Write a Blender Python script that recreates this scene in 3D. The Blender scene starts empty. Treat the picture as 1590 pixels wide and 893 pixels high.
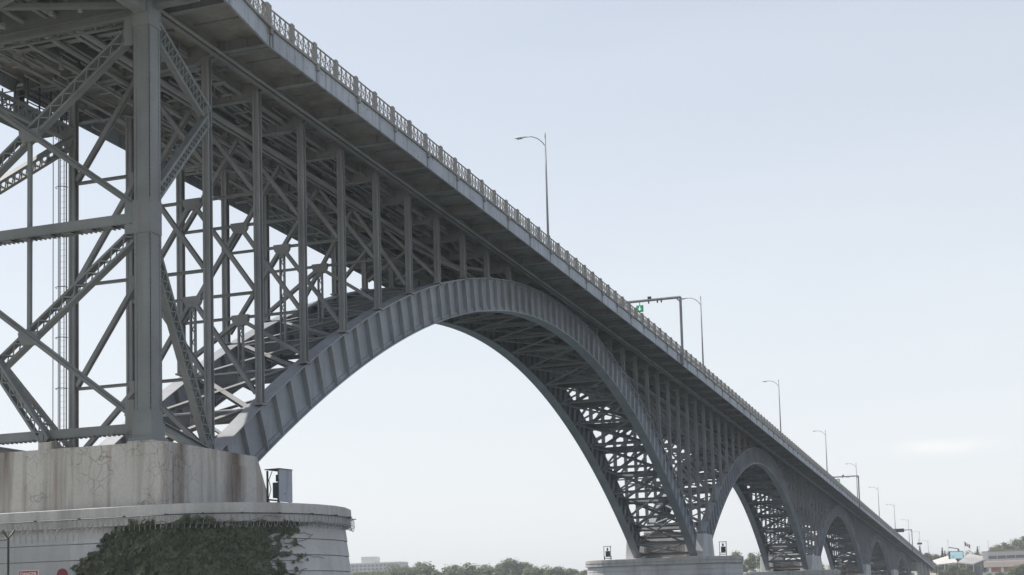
import bpy, math, random
from mathutils import Vector, Matrix
import numpy as np
R = math.radians
random.seed(11)
rng = np.random.default_rng(5)
scene = bpy.context.scene
col = scene.collection

# ------------------------------------------------------------------ camera, sky, sun, exposure
cam_d = bpy.data.cameras.new('camera')
cam = bpy.data.objects.new('camera', cam_d); col.objects.link(cam); scene.camera = cam
cam_d.sensor_width = 36.0
cam_d.lens = 36.0 * 2176.257 / 1590
cam_d.shift_y = 300.95 / 1590
cam_d.clip_start = 0.3; cam_d.clip_end = 30000
YAW, PITCH, ROLL = 0.340795, 0.086426, -0.02706
_f = Vector((math.cos(PITCH) * math.cos(YAW), math.cos(PITCH) * math.sin(YAW), math.sin(PITCH)))
_r = Vector((math.sin(YAW), -math.cos(YAW), 0)); _u = _r.cross(_f)
_r2 = math.cos(ROLL) * _r + math.sin(ROLL) * _u
_u2 = -math.sin(ROLL) * _r + math.cos(ROLL) * _u
m = Matrix((( _r2.x, _u2.x, -_f.x), (_r2.y, _u2.y, -_f.y), (_r2.z, _u2.z, -_f.z))).to_4x4()
m.translation = Vector((-59.9835, -36.8104, 4.0))
cam.matrix_world = m

SUN_EL, SUN_AZ = R(57), R(4)          # azimuth measured from +Y towards +X
sun_dir = Vector((math.cos(SUN_EL) * math.sin(SUN_AZ), math.cos(SUN_EL) * math.cos(SUN_AZ), math.sin(SUN_EL)))
world = bpy.data.worlds.new('World'); scene.world = world; world.use_nodes = True
wn = world.node_tree; wn.nodes.clear()
wo = wn.nodes.new('ShaderNodeOutputWorld'); bg = wn.nodes.new('ShaderNodeBackground')
sky = wn.nodes.new('ShaderNodeTexSky'); sky.sky_type = 'NISHITA'; sky.sun_disc = False
sky.sun_elevation = SUN_EL; sky.sun_rotation = SUN_AZ
sky.altitude = 0; sky.air_density = 1.0; sky.dust_density = 1.5; sky.ozone_density = 1.0
bg.inputs['Strength'].default_value = 0.12
# summer haze veil over the whole dome, denser towards the horizon, with faint high cloud
tc = wn.nodes.new('ShaderNodeTexCoord'); mp = wn.nodes.new('ShaderNodeMapping')
mp.inputs['Scale'].default_value = (2.2, 2.2, 11.0)
nz = wn.nodes.new('ShaderNodeTexNoise'); nz.inputs['Scale'].default_value = 1.3; nz.inputs['Detail'].default_value = 6
cr = wn.nodes.new('ShaderNodeValToRGB'); cr.color_ramp.elements[0].position = 0.42; cr.color_ramp.elements[1].position = 0.80
cr.color_ramp.elements[0].color = (0, 0, 0, 1); cr.color_ramp.elements[1].color = (0.05, 0.05, 0.05, 1)
sep = wn.nodes.new('ShaderNodeSeparateXYZ'); hz = wn.nodes.new('ShaderNodeValToRGB')
hz.color_ramp.elements[0].position = 0.0; hz.color_ramp.elements[0].color = (0.93, 0.93, 0.93, 1)
hz.color_ramp.elements[1].position = 0.75; hz.color_ramp.elements[1].color = (0.25, 0.25, 0.25, 1)
e = hz.color_ramp.elements.new(0.12); e.color = (0.80, 0.80, 0.80, 1)
e = hz.color_ramp.elements.new(0.38); e.color = (0.52, 0.52, 0.52, 1)
addn = wn.nodes.new('ShaderNodeMath'); addn.operation = 'ADD'; addn.use_clamp = True
mxs = wn.nodes.new('ShaderNodeMix'); mxs.data_type = 'RGBA'
mxs.inputs[7].default_value = (7.0, 7.22, 7.38, 1)
wn.links.new(tc.outputs['Generated'], mp.inputs['Vector']); wn.links.new(mp.outputs[0], nz.inputs['Vector'])
wn.links.new(tc.outputs['Generated'], sep.inputs[0]); wn.links.new(sep.outputs[2], hz.inputs[0])
wn.links.new(nz.outputs['Fac'], cr.inputs[0]); wn.links.new(cr.outputs[0], addn.inputs[0]); wn.links.new(hz.outputs[0], addn.inputs[1])
# one small thin cloud low over the far bank
def wmath(op, a, b=None):
    n = wn.nodes.new('ShaderNodeMath'); n.operation = op
    for i, v in enumerate((a, b)):
        if v is None: continue
        if isinstance(v, (int, float)): n.inputs[i].default_value = v
        else: wn.links.new(v, n.inputs[i])
    return n.outputs[0]
vd = wn.nodes.new('ShaderNodeVectorMath'); vd.operation = 'DOT_PRODUCT'; vd.inputs[1].default_value = (-0.04, 0.999, 0)
wn.links.new(tc.outputs['Generated'], vd.inputs[0])
cu_ = wmath('POWER', wmath('ABSOLUTE', wmath('DIVIDE', vd.outputs['Value'], 0.027)), 2.0)
cv_ = wmath('POWER', wmath('ABSOLUTE', wmath('DIVIDE', wmath('SUBTRACT', sep.outputs[2], 0.0985), 0.0045)), 2.0)
cn_ = wn.nodes.new('ShaderNodeTexNoise'); cn_.inputs['Scale'].default_value = 55; cn_.inputs['Detail'].default_value = 6
wn.links.new(tc.outputs['Generated'], cn_.inputs['Vector'])
cl_ = wmath('MULTIPLY', wmath('EXPONENT', wmath('MULTIPLY', wmath('ADD', cu_, cv_), -1.0)), wmath('MULTIPLY', cn_.outputs['Fac'], 1.5))
cl_ = wmath('MULTIPLY', cl_, wmath('GREATER_THAN', sep.outputs[0], 0.0))
cmix = wn.nodes.new('ShaderNodeMix'); cmix.data_type = 'RGBA'; cmix.inputs[7].default_value = (8.3, 8.1, 7.9, 1)
wn.links.new(wmath('MULTIPLY', cl_, 0.8), cmix.inputs[0])
wn.links.new(addn.outputs[0], mxs.inputs[0])
wn.links.new(sky.outputs[0], mxs.inputs[6]); wn.links.new(mxs.outputs[2], cmix.inputs[6]); wn.links.new(cmix.outputs[2], bg.inputs['Color'])
wn.links.new(bg.outputs[0], wo.inputs['Surface'])
sl = bpy.data.lights.new('sun', 'SUN'); sl.energy = 4.0; sl.angle = R(0.5); sl.color = (1, 0.95, 0.87)
so = bpy.data.objects.new('sun', sl); col.objects.link(so)
so.rotation_euler = sun_dir.to_track_quat('Z', 'Y').to_euler()
so.location = (0, 60, 120)
scene.view_settings.view_transform = 'Standard'; scene.view_settings.look = 'None'
scene.view_settings.exposure = 0.2; scene.view_settings.gamma = 1.0
scene.cycles.max_bounces = 6; scene.cycles.diffuse_bounces = 4

# ------------------------------------------------------------------ helpers
class MB:
    def __init__(s): s.v = []; s.f = []; s.m = []
    def add(s, verts, faces, mi=0):
        o = len(s.v); s.v.extend([tuple(p) for p in verts])
        for f in faces: s.f.append(tuple(o + i for i in f)); s.m.append(mi)
    def box(s, x0, x1, y0, y1, z0, z1, mi=0):
        s.add([(x0,y0,z0),(x1,y0,z0),(x1,y1,z0),(x0,y1,z0),(x0,y0,z1),(x1,y0,z1),(x1,y1,z1),(x0,y1,z1)], BOXF, mi)
    def bar(s, a, b, w, h, up=(0,0,1), off=(0,0), mi=0):
        """beam a->b; w across (side), h along 'up'; off shifts it (side, up)"""
        a = Vector(a); b = Vector(b); d = (b - a).normalized(); u = Vector(up)
        sd = d.cross(u)
        if sd.length < 1e-4: sd = d.cross(Vector((1, 0, 0)))
        sd.normalize(); uu = sd.cross(d)
        o = sd * off[0] + uu * off[1]
        c = [o - sd*w/2 - uu*h/2, o + sd*w/2 - uu*h/2, o + sd*w/2 + uu*h/2, o - sd*w/2 + uu*h/2]
        s.add([a + k for k in c] + [b + k for k in c], BOXF, mi)
    def ibar(s, a, b, w, h, t=0.05, up=(0,0,1), mi=0):
        s.bar(a, b, w, t, up, (0, h/2 - t/2), mi); s.bar(a, b, w, t, up, (0, -h/2 + t/2), mi)
        s.bar(a, b, t, h - 2*t, up, (0, 0), mi)
    def laced(s, a, b, w, h, up=(0,0,1), pitch=None, t=0.06, bar=0.05, both=False):
        """two flat side bars joined by zig-zag lacing (faces seen along 'up')"""
        a = Vector(a); b = Vector(b); d = (b - a); L = d.length; d.normalize(); u = Vector(up)
        sd = d.cross(u).normalized(); uu = sd.cross(d)
        for k in (-1, 1): s.bar(a + sd*k*(w/2 - t/2), b + sd*k*(w/2 - t/2), t, h, uu)
        pitch = pitch or w * 1.0; n = max(2, int(L / pitch))
        for q in ((-1, 1) if both else (1,)):
            for i in range(n):
                k = 1 if i % 2 else -1
                p0 = a + d * (L * i / n) + sd * k * (w/2 - t) + uu * q * (h/2 - .012)
                p1 = a + d * (L * (i + 1) / n) - sd * k * (w/2 - t) + uu * q * (h/2 - .012)
                s.bar(p0, p1, bar, 0.02, uu)
        for p in (a, b):
            s.bar(p - d*.0 , p + (b-a).normalized() * (0.5 if p == a else -0.5), w - .02, h*.8, uu)
    def tube(s, pts, r, n=8, cap=True, r1=None):
        pts = [Vector(p) for p in pts]; rings = []; prev = None
        for i, p in enumerate(pts):
            d = (pts[min(i+1, len(pts)-1)] - pts[max(i-1, 0)]).normalized()
            if prev is None:
                a = d.cross(Vector((0,0,1)))
                if a.length < 1e-3: a = d.cross(Vector((1,0,0)))
            else: a = prev - d * prev.dot(d)
            a.normalize(); prev = a; b = d.cross(a)
            rr = r if r1 is None else r + (r1 - r) * i / (len(pts) - 1)
            rings.append([p + (a*math.cos(2*math.pi*k/n) + b*math.sin(2*math.pi*k/n))*rr for k in range(n)])
        o = len(s.v); s.v.extend([tuple(q) for rg in rings for q in rg])
        for i in range(len(pts)-1):
            for k in range(n):
                s.f.append((o+i*n+k, o+i*n+(k+1)%n, o+(i+1)*n+(k+1)%n, o+(i+1)*n+k)); s.m.append(0)
        if cap:
            s.f.append(tuple(o+k for k in range(n))[::-1]); s.m.append(0)
            s.f.append(tuple(o+(len(pts)-1)*n+k for k in range(n))); s.m.append(0)
    def prism(s, poly, axis, a0, a1, mi=0):
        """poly = list of 2D points, extruded along axis ('x','y','z')"""
        def P(p, a):
            return (a, p[0], p[1]) if axis == 'x' else ((p[0], a, p[1]) if axis == 'y' else (p[0], p[1], a))
        n = len(poly)
        s.add([P(p, a0) for p in poly] + [P(p, a1) for p in poly],
              [tuple(range(n))[::-1], tuple(range(n, 2*n))] + [(i, (i+1) % n, n+(i+1) % n, n+i) for i in range(n)], mi)
BOXF = [(0,3,2,1),(4,5,6,7),(0,1,5,4),(1,2,6,5),(2,3,7,6),(3,0,4,7)]

def mesh_of(mb, name, mats, off=(0,0,0), smooth=False):
    me = bpy.data.meshes.new(name)
    v = np.array(mb.v, dtype=float).reshape(-1, 3) - np.array(off, dtype=float)
    me.from_pydata(v.tolist(), [], mb.f)
    for mm in (mats if isinstance(mats, (list, tuple)) else [mats]): me.materials.append(mm)
    if any(mb.m): me.polygons.foreach_set('material_index', mb.m)
    # consistent outward normals
    import bmesh
    bm = bmesh.new(); bm.from_mesh(me); bmesh.ops.recalc_face_normals(bm, faces=bm.faces); bm.to_mesh(me); bm.free()
    if smooth: me.polygons.foreach_set('use_smooth', [True] * len(me.polygons))
    return me
def props(o, label=None, cat=None, group=None, kind=None):
    for k, v in (('label', label), ('category', cat), ('group', group), ('kind', kind)):
        if v: o[k] = v
    return o
def thing(name, loc, label, cat, group=None, rotz=0):
    o = bpy.data.objects.new(name, None); o.location = loc; o.rotation_euler = (0, 0, rotz); o.empty_display_size = 0.5
    col.objects.link(o); return props(o, label, cat, group)
ROOTLOC = {}
def rootloc(p):
    l = Vector((0,0,0))
    while p is not None: l += p.location; p = p.parent
    return l
def part(name, mb, mats, parent=None, kind=None, label=None, smooth=False, local=False):
    """local=True: the mesh is already in the parent's frame"""
    off = (0,0,0) if (local or parent is None) else rootloc(parent)
    o = bpy.data.objects.new(name, mesh_of(mb, name, mats, off, smooth)); col.objects.link(o)
    if parent is not None: o.parent = parent
    return props(o, label, None, None, kind)
def inst(name, me, parent, loc=(0,0,0), rot=(0,0,0), scale=(1,1,1)):
    o = bpy.data.objects.new(name, me); col.objects.link(o); o.parent = parent
    o.location = loc; o.rotation_euler = rot; o.scale = scale
    return o
def copy_tree(o, parent=None):
    c = o.copy(); col.objects.link(c); c.parent = parent
    for ch in list(o.children): copy_tree(ch, c)
    return c

# ------------------------------------------------------------------ materials
def nodes(name, rough=0.6, metal=0.0, spec=0.4):
    mt = bpy.data.materials.new(name); mt.use_nodes = True; nt = mt.node_tree
    b = nt.nodes['Principled BSDF']; b.inputs['Roughness'].default_value = rough
    b.inputs['Metallic'].default_value = metal; b.inputs['Specular IOR Level'].default_value = spec
    return mt, nt, b
def N(nt, t, **kw):
    n = nt.nodes.new(t)
    for k, v in kw.items(): setattr(n, k, v)
    return n
def noise(nt, scale, detail=5, sc=(1,1,1), coord='Object', rough=0.55):
    t = N(nt, 'ShaderNodeTexCoord'); mpp = N(nt, 'ShaderNodeMapping'); mpp.inputs['Scale'].default_value = sc
    n = N(nt, 'ShaderNodeTexNoise'); n.inputs['Scale'].default_value = scale; n.inputs['Detail'].default_value = detail
    n.inputs['Roughness'].default_value = rough
    nt.links.new(t.outputs[coord], mpp.inputs['Vector']); nt.links.new(mpp.outputs[0], n.inputs['Vector'])
    return n.outputs['Fac']
def ramp(nt, fac, stops):
    r = N(nt, 'ShaderNodeValToRGB'); el = r.color_ramp.elements
    while len(el) < len(stops): el.new(0.5)
    for e, (p, c) in zip(el, stops): e.position = p; e.color = (c[0], c[1], c[2], 1) if len(c) == 3 else c
    nt.links.new(fac, r.inputs[0]); return r.outputs[0]
def mixc(nt, fac, a, b, mode='MIX'):
    x = N(nt, 'ShaderNodeMix', data_type='RGBA', blend_type=mode)
    for sck, val in ((0, fac), (6, a), (7, b)):
        if isinstance(val, (int, float)): x.inputs[sck].default_value = val
        elif isinstance(val, tuple): x.inputs[sck].default_value = (*val, 1) if len(val) == 3 else val
        else: nt.links.new(val, x.inputs[sck])
    return x.outputs[2]
def bump(nt, b, h, strength=0.3, dist=0.05):
    n = N(nt, 'ShaderNodeBump'); n.inputs['Strength'].default_value = strength; n.inputs['Distance'].default_value = dist
    nt.links.new(h, n.inputs['Height']); nt.links.new(n.outputs[0], b.inputs['Normal'])
def steel(name, base, dirt=(0.16, 0.13, 0.10), rust=0.3, rough=0.55):
    mt, nt, b = nodes(name, rough)
    n1 = noise(nt, 0.35, 6); n2 = noise(nt, 1.4, 6, (1.6, 1.6, 0.10)); n3 = noise(nt, 3.0, 7)
    c = mixc(nt, ramp(nt, n1, [(0.3, (0,0,0)), (0.75, (1,1,1))]), tuple(k*0.78 for k in base), tuple(k*1.2 for k in base))
    c = mixc(nt, ramp(nt, n2, [(0.52, (0,0,0)), (0.74, (rust,)*3)]), c, dirt)
    c = mixc(nt, ramp(nt, n3, [(0.62, (0,0,0)), (0.78, (rust*1.4,)*3)]), c, (0.15, 0.10, 0.07))
    nt.links.new(c, b.inputs['Base Color']); bump(nt, b, n3, 0.12, 0.02)
    return mt
M = {}
M['steel'] = steel('bridge_paint', (0.232, 0.241, 0.252))
M['steel_tower'] = steel('tower_paint', (0.195, 0.212, 0.218), rust=0.45)
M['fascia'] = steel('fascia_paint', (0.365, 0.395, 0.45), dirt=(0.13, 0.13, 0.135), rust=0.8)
M['rib'] = steel('rib_paint_skylit', (0.290, 0.310, 0.342), rust=0.35)  # bridge paint made paler and bluer: sky light on the webs put into the colour
M['galv'] = steel('galvanised_steel', (0.30, 0.305, 0.315), rust=0.1, rough=0.45)
M['dark_metal'] = steel('dark_metal', (0.07, 0.075, 0.08), rust=0.2)
def concrete(name, base, stain=(0.13, 0.10, 0.08), amount=0.7, cracks=False, sc=1.0):
    mt, nt, b = nodes(name, 0.85, spec=0.25)
    n1 = noise(nt, 0.5*sc, 7); n2 = noise(nt, 0.55*sc, 7, (1, 1, 0.07), rough=0.62); n3 = noise(nt, 7*sc, 6); n4 = noise(nt, 1.8*sc, 6, (1, 1, 0.07))
    c = mixc(nt, n1, tuple(k*0.8 for k in base), tuple(k*1.2 for k in base))
    c = mixc(nt, ramp(nt, n2, [(0.49, (0,0,0)), (0.66, (amount,)*3)]), c, stain)
    c = mixc(nt, ramp(nt, n4, [(0.52, (0,0,0)), (0.70, (amount*0.6,)*3)]), c, tuple(k*1.7 for k in stain))
    c = mixc(nt, ramp(nt, n4, [(0.24, (0.45,)*3), (0.42, (0,0,0))]), c, (0.52, 0.52, 0.50))
    c = mixc(nt, ramp(nt, n3, [(0.35, (0.25,)*3), (0.65, (0,0,0))]), c, tuple(k*0.6 for k in base))
    if cracks:
        t = N(nt, 'ShaderNodeTexCoord'); vo = N(nt, 'ShaderNodeTexVoronoi', feature='DISTANCE_TO_EDGE'); vo.inputs['Scale'].default_value = 1.7
        dn = N(nt, 'ShaderNodeTexNoise'); dn.inputs['Scale'].default_value = 1.5; dn.inputs['Detail'].default_value = 5
        ad = N(nt, 'ShaderNodeMix', data_type='RGBA', blend_type='ADD'); ad.inputs[0].default_value = 0.5
        nt.links.new(t.outputs['Object'], dn.inputs['Vector']); nt.links.new(t.outputs['Object'], ad.inputs[6]); nt.links.new(dn.outputs['Color'], ad.inputs[7])
        nt.links.new(ad.outputs[2], vo.inputs['Vector'])
        line = ramp(nt, vo.outputs['Distance'], [(0.0, (1,1,1)), (0.03, (0,0,0))])
        msk = ramp(nt, noise(nt, 0.28, 3), [(0.50, (0,0,0)), (0.58, (0.6,)*3)])
        x = N(nt, 'ShaderNodeMix', data_type='RGBA', blend_type='MULTIPLY'); x.inputs[0].default_value = 1
        nt.links.new(line, x.inputs[6]); nt.links.new(msk, x.inputs[7])
        c = mixc(nt, x.outputs[2], c, (0.07, 0.06, 0.055))
    nt.links.new(c, b.inputs['Base Color']); bump(nt, b, n3, 0.35, 0.02)
    return mt
M['pier'] = concrete('pier_concrete', (0.54, 0.545, 0.555), amount=0.3)
M['pier_block'] = concrete('rust_stained_concrete', (0.52, 0.505, 0.475), (0.125, 0.088, 0.066), 0.95, True)
M['coping'] = concrete('coping_concrete', (0.49, 0.485, 0.475), amount=0.45, sc=1.3)
M['rail_conc'] = concrete('railing_concrete', (0.32, 0.315, 0.305), (0.16, 0.15, 0.14), 0.5, sc=1.5)
M['soffit'] = concrete('deck_soffit_concrete', (0.30, 0.29, 0.275), (0.08, 0.07, 0.06), 0.6, sc=0.7)
def flat(name, colr, rough=0.6, var=0.12, sc=2.0, emit=None):
    mt, nt, b = nodes(name, rough)
    c = mixc(nt, noise(nt, sc, 5), tuple(k*(1-var) for k in colr), tuple(min(1, k*(1+var)) for k in colr))
    nt.links.new(c, b.inputs['Base Color'])
    if emit: b.inputs['Emission Color'].default_value = (*emit[0], 1); b.inputs['Emission Strength'].default_value = emit[1]
    return mt
M['white'] = flat('white_enamel', (0.80, 0.80, 0.78), 0.4)
M['maroon'] = flat('maroon_paint', (0.16, 0.03, 0.045), 0.6)
M['red'] = flat('red_paint', (0.30, 0.03, 0.05), 0.5)
M['asphalt'] = flat('asphalt', (0.05, 0.05, 0.052), 0.9)
M['grating'] = flat('steel_grating', (0.10, 0.105, 0.11), 0.7)
M['signal_green'] = flat('signal_green', (0.02, 0.30, 0.10), 0.5, emit=((0.02, 0.55, 0.2), 0.25))
M['signal_arrow'] = flat('signal_arrow', (0.7, 0.85, 0.75), 0.5, emit=((0.75, 1.0, 0.85), 0.5))
M['black'] = flat('black_casing', (0.03, 0.03, 0.032), 0.5)

def foliage(name, c0, c1):
    mt, nt, b = nodes(name, 0.6, spec=0.25)
    oi = N(nt, 'ShaderNodeObjectInfo')
    c = mixc(nt, ramp(nt, noise(nt, 0.55, 5), [(0.3, (0,0,0)), (0.7, (1,1,1))]), c0, c1)
    c = mixc(nt, ramp(nt, oi.outputs['Random'], [(0, (0,0,0)), (1, (0.55,)*3)]), c, tuple(k*0.7 for k in c1))
    nt.links.new(c, b.inputs['Base Color'])
    tr = N(nt, 'ShaderNodeBsdfTranslucent'); nt.links.new(c, tr.inputs['Color'])
    mx = N(nt, 'ShaderNodeMixShader'); mx.inputs[0].default_value = 0.35
    out = nt.nodes['Material Output']
    nt.links.new(b.outputs[0], mx.inputs[1]); nt.links.new(tr.outputs[0], mx.inputs[2]); nt.links.new(mx.outputs[0], out.inputs['Surface'])
    return mt
M['leaf'] = foliage('tree_leaves', (0.110, 0.140, 0.060), (0.170, 0.195, 0.095))
M['leaf_light'] = foliage('light_tree_leaves', (0.15, 0.18, 0.08), (0.225, 0.245, 0.125))
M['conifer'] = foliage('conifer_needles', (0.03, 0.045, 0.03), (0.05, 0.065, 0.04))
M['ivy'] = foliage('ivy_leaves', (0.115, 0.134, 0.098), (0.190, 0.205, 0.150))
M['bark'] = flat('bark', (0.12, 0.10, 0.08), 0.9)

# water
mt, nt, b = nodes('river_water', 0.12, spec=0.5)
b.inputs['Base Color'].default_value = (0.045, 0.07, 0.075, 1); b.inputs['IOR'].default_value = 1.33
h = noise(nt, 0.35, 5, (1, 2.2, 1)); bump(nt, b, h, 0.6, 0.25); M['water'] = mt
# ground
mt, nt, b = nodes('bank_ground', 0.95, spec=0.15)
c = mixc(nt, ramp(nt, noise(nt, 0.08, 8), [(0.4, (0,0,0)), (0.6, (1,1,1))]), (0.40, 0.385, 0.35), (0.20, 0.22, 0.12))
c = mixc(nt, noise(nt, 1.6, 6), c, (0.36, 0.345, 0.31)); nt.links.new(c, b.inputs['Base Color']); bump(nt, b, noise(nt, 3, 6), 0.4, 0.05); M['ground'] = mt

# ------------------------------------------------------------------ setting: water, banks
def grid_sheet(name, x0, x1, y0, y1, nx, ny, zf_, mat, kind='structure'):
    mb = MB(); xs = np.linspace(0, 1, nx+1); ys = np.linspace(-1, 1, ny+1)
    X = x0 + (x1-x0) * xs**1.7; Y = (y0+y1)/2 + (y1-y0)/2*np.sign(ys)*np.abs(ys)**2.2
    for a in X:
        for bb in Y: mb.v.append((a, bb, zf_(a, bb)))
    for i in range(nx):
        for j in range(ny):
            k = i*(ny+1)+j; mb.f.append((k, k+ny+1, k+ny+2, k+1)); mb.m.append(0)
    return part(name, mb, mat, None, kind)
mb = MB(); mb.add([(3.2,-9000,0),(3000,-9000,0),(3000,9000,0),(3.2,9000,0)], [(0,1,2,3)]); part('river', mb, M['water'], None, 'structure')
GZ = 2.6
mb = MB(); mb.add([(-9000,-9000,GZ),(3.2,-9000,GZ),(3.2,9000,GZ),(-9000,9000,GZ)], [(0,1,2,3)])
mb.add([(3.2,-9000,GZ),(3.2,9000,GZ),(3.2,9000,-2),(3.2,-9000,-2)], [(0,1,2,3)]); part('near_bank', mb, M['ground'], None, 'structure')
def bank_z(x, y):
    t = min(1, max(0, (x-612)/70)); s = t*t*(3-2*t)
    hump = 0.06*max(0, x-760)*(0.5+0.5*math.sin(y*0.004+0.4))
    return -2 + 13.0*s + min(hump, 18)
grid_sheet('far_bank', 606, 9000, -9000, 9000, 60, 80, bank_z, M['ground'])

# ------------------------------------------------------------------ bridge geometry (metres; X along the bridge, Y across, Z up)
def zf(X):                                    # underside of the deck-edge girder
    if X < 130: return 31.94577 - 0.017304*X - 5.2e-5*X*X
    return 28.8172 - 0.03084*(X-130)
PAN = 5.0
Y0, Y1 = -3.35, 11.75                         # deck edges
CN, CF, CM = 0.18, 8.20, 4.25                  # near / far column lines, middle
ARCH = [dict(m=56.29, x0=0.1, x1=112.4, zb=28.13, kb=.006262, q=-.0665e-6, zt=30.62, kt=.00589, qt=.0374e-6),
        dict(m=164.9, x0=117.6, x1=212.2, zb=24.95, kb=.00720, q=0, zt=27.45, kt=.00665, qt=0),
        dict(m=272.3, x0=226.6, x1=318.0, zb=22.15, kb=.00630, q=0, zt=24.35, kt=.00580, qt=0),
        dict(m=368.0, x0=329.2, x1=406.8, zb=19.45, kb=.00693, q=0, zt=21.4, kt=.00630, qt=0),
        dict(m=460.0, x0=426.0, x1=494.0, zb=16.3, kb=.00660, q=0, zt=18.25, kt=.00600, qt=0)]
def azb(a, X): u = X-a['m']; return a['zb'] - a['kb']*u*u - a['q']*u**4
def azt(a, X): u = X-a['m']; return a['zt'] - a['kt']*u*u - a['qt']*u**4
XEND = 610.0
bridge = thing('arch_bridge', (56.0, 4.2, 8.6), 'long grey steel arch bridge with open spandrels striding across the river', 'bridge')
B = bridge

# deck slab, kerb, road
def strip(mb, X0, X1, step, y0, y1, zlo, zhi, mi=0):
    n = max(1, int(round((X1-X0)/step)))
    xs = [X0 + (X1-X0)*i/n for i in range(n+1)]; o = len(mb.v)
    yy0 = y0 if callable(y0) else (lambda X: y0); yy1 = y1 if callable(y1) else (lambda X: y1)
    for X in xs:
        z = zf(X)
        mb.v += [(X,yy0(X),z+zlo),(X,yy1(X),z+zlo),(X,yy1(X),z+zhi),(X,yy0(X),z+zhi)]; 
    for i in range(n):
        for k in range(4):
            mb.f.append((o+4*i+k, o+4*i+(k+1)%4, o+4*i+4+(k+1)%4, o+4*i+4+k)); mb.m.append(mi)
    mb.f.append((o,o+3,o+2,o+1)); mb.m.append(mi); e = o+4*n; mb.f.append((e,e+1,e+2,e+3)); mb.m.append(mi)
def yedge(X): return Y0 if X >= 0 else Y0 - 0.135*min(-X, 10)
def yedge_far(X): return Y1
XS = -34.0
mb = MB(); strip(mb, XS, XEND, 2.5, lambda X: yedge(X)+.06, lambda X: Y1-.06, 0.55, 0.90); part('deck_slab', mb, M['soffit'], B)
mb = MB(); strip(mb, XS, XEND, 5, -1.2, 9.6, 0.904, 0.96); part('roadway', mb, M['asphalt'], B)
mb = MB(); strip(mb, XS, XEND, 2.5, lambda X: yedge(X)-.10, lambda X: yedge(X)+.32, 0.91, 1.06); part('kerb', mb, M['rail_conc'], B)
mb = MB(); strip(mb, XS, XEND, 5, Y1-.32, Y1+.10, 0.91, 1.06); part('kerb', mb, M['rail_conc'], B)

# edge girder panels (near side one by one, far side one by one too: same count)
npan = int(XEND/PAN)
for i in range(-6, npan):
    a, b_ = i*PAN + (.012 if i != 0 else .05), (i+1)*PAN - .012
    za, zb_ = zf(a), zf(b_); ya, yb = yedge(a), yedge(b_)
    mb = MB()
    mb.add([(a,ya,za),(b_,yb,zb_),(b_,yb+.06,zb_),(a,ya+.06,za),(a,ya,za+.90),(b_,yb,zb_+.90),(b_,yb+.06,zb_+.90),(a,ya+.06,za+.90)], BOXF)
    mb.add([(a,ya-.03,za-.03),(b_,yb-.03,zb_-.03),(b_,yb+.09,zb_-.03),(a,ya+.09,za-.03),(a,ya-.03,za),(b_,yb-.03,zb_),(b_,yb+.09,zb_),(a,ya+.09,za)], BOXF)
    part('fascia_panel', mb, M['fascia'], B)
    mb = MB(); X = i*PAN; z = zf(X); y = yedge(X)
    mb.box(X-.05, X+.05, y-.045, y-.001, z+.02, z+.62); mb.box(X-.12, X+.12, y-.16, y-.001, z+.62, z+.90)
    if i == 0: mb.box(X+.28, X+.36, y-.045, y-.001, z+.02, z+.90); mb.box(X-.36, X-.28, y-.045, y-.001, z+.02, z+.90)
    part('fascia_bracket', mb, M['steel'], B)
mb = MB()
strip(mb, XS, XEND, 5, Y1-.06, Y1, -.25, .90); part('far_edge_girder', mb, M['fascia'], B)

# floor beams
for i in range(-6, npan+1):
    X = i*PAN; z = zf(X); ya = yedge(X)+.07
    for dx in ((0,) if i else (-.22, .22)):
        mb = MB(); x = X+dx
        poly = [(ya, z+.02), (CN-.3, z+.02), (CN+.6, z-.38), (CF-.6, z-.38), (CF+.3, z-.10), (Y1-.07, z-.10), (Y1-.07, z+.55), (ya, z+.55)]
        mb.prism(poly, 'x', x-.03, x+.03)
        for (p, q) in zip(poly[:5], poly[1:6]):
            mb.bar((x, p[0], p[1]-.02), (x, q[0], q[1]-.02), .34, .045)
        for yy in (-2.2, -1.1, 1.9, 3.4, 5.0, 6.5, 9.3, 10.4):
            zz = z+.02 if yy < CN or yy > CF else z-.38
            mb.box(x-.15, x+.15, yy-.02, yy+.02, zz, z+.54)
        part('floor_beam', mb, M['steel'], B)
# stringers, edge pipe, conduits (continuous)
for y, w, d0, d1 in ((1.25,.28,.0,.55),(2.7,.28,.0,.55),(4.2,.28,.0,.55),(5.7,.28,.0,.55),(7.15,.28,.0,.55)):
    mb = MB(); strip(mb, XS, XEND, 5, y-.02, y+.02, d0+.04, d1); strip(mb, XS, XEND, 5, y-w/2, y+w/2, d0, d0+.04)
    part('stringer', mb, M['steel'], B)
mb = MB(); strip(mb, XS, XEND, 5, -.62, -.36, -.16, -.08); strip(mb, XS, XEND, 5, -.50, -.47, -.08, .50); strip(mb, XS, XEND, 5, CF+.66, CF+.92, -.30, -.22); part('edge_stringer', mb, M['steel'], B)
mb = MB()
mb.tube([(X, -.85, zf(X)-.10) for X in np.arange(XS, XEND, 5)], .085, 8); part('utility_pipe', mb, M['galv'], B, smooth=True)
mb = MB()
for X in np.arange(-32.5, 330, 2.5): mb.box(X-.02, X+.02, -.87, -.83, zf(X)-.16, zf(X)+.56)
part('pipe_hanger', mb, M['steel'], B, 'stuff')
for y, r_, dz in ((3.3,.16,.25), (3.75,.10,.3), (5.1,.13,.15), (6.5,.08,.2)):
    mb = MB(); mb.tube([(X, y, zf(X)-.55-dz*.2) for X in np.arange(XS, 330, 5)], r_, 8); part('conduit', mb, M['galv'], B, smooth=True)
mb = MB(); _q = random.Random(8)
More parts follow.
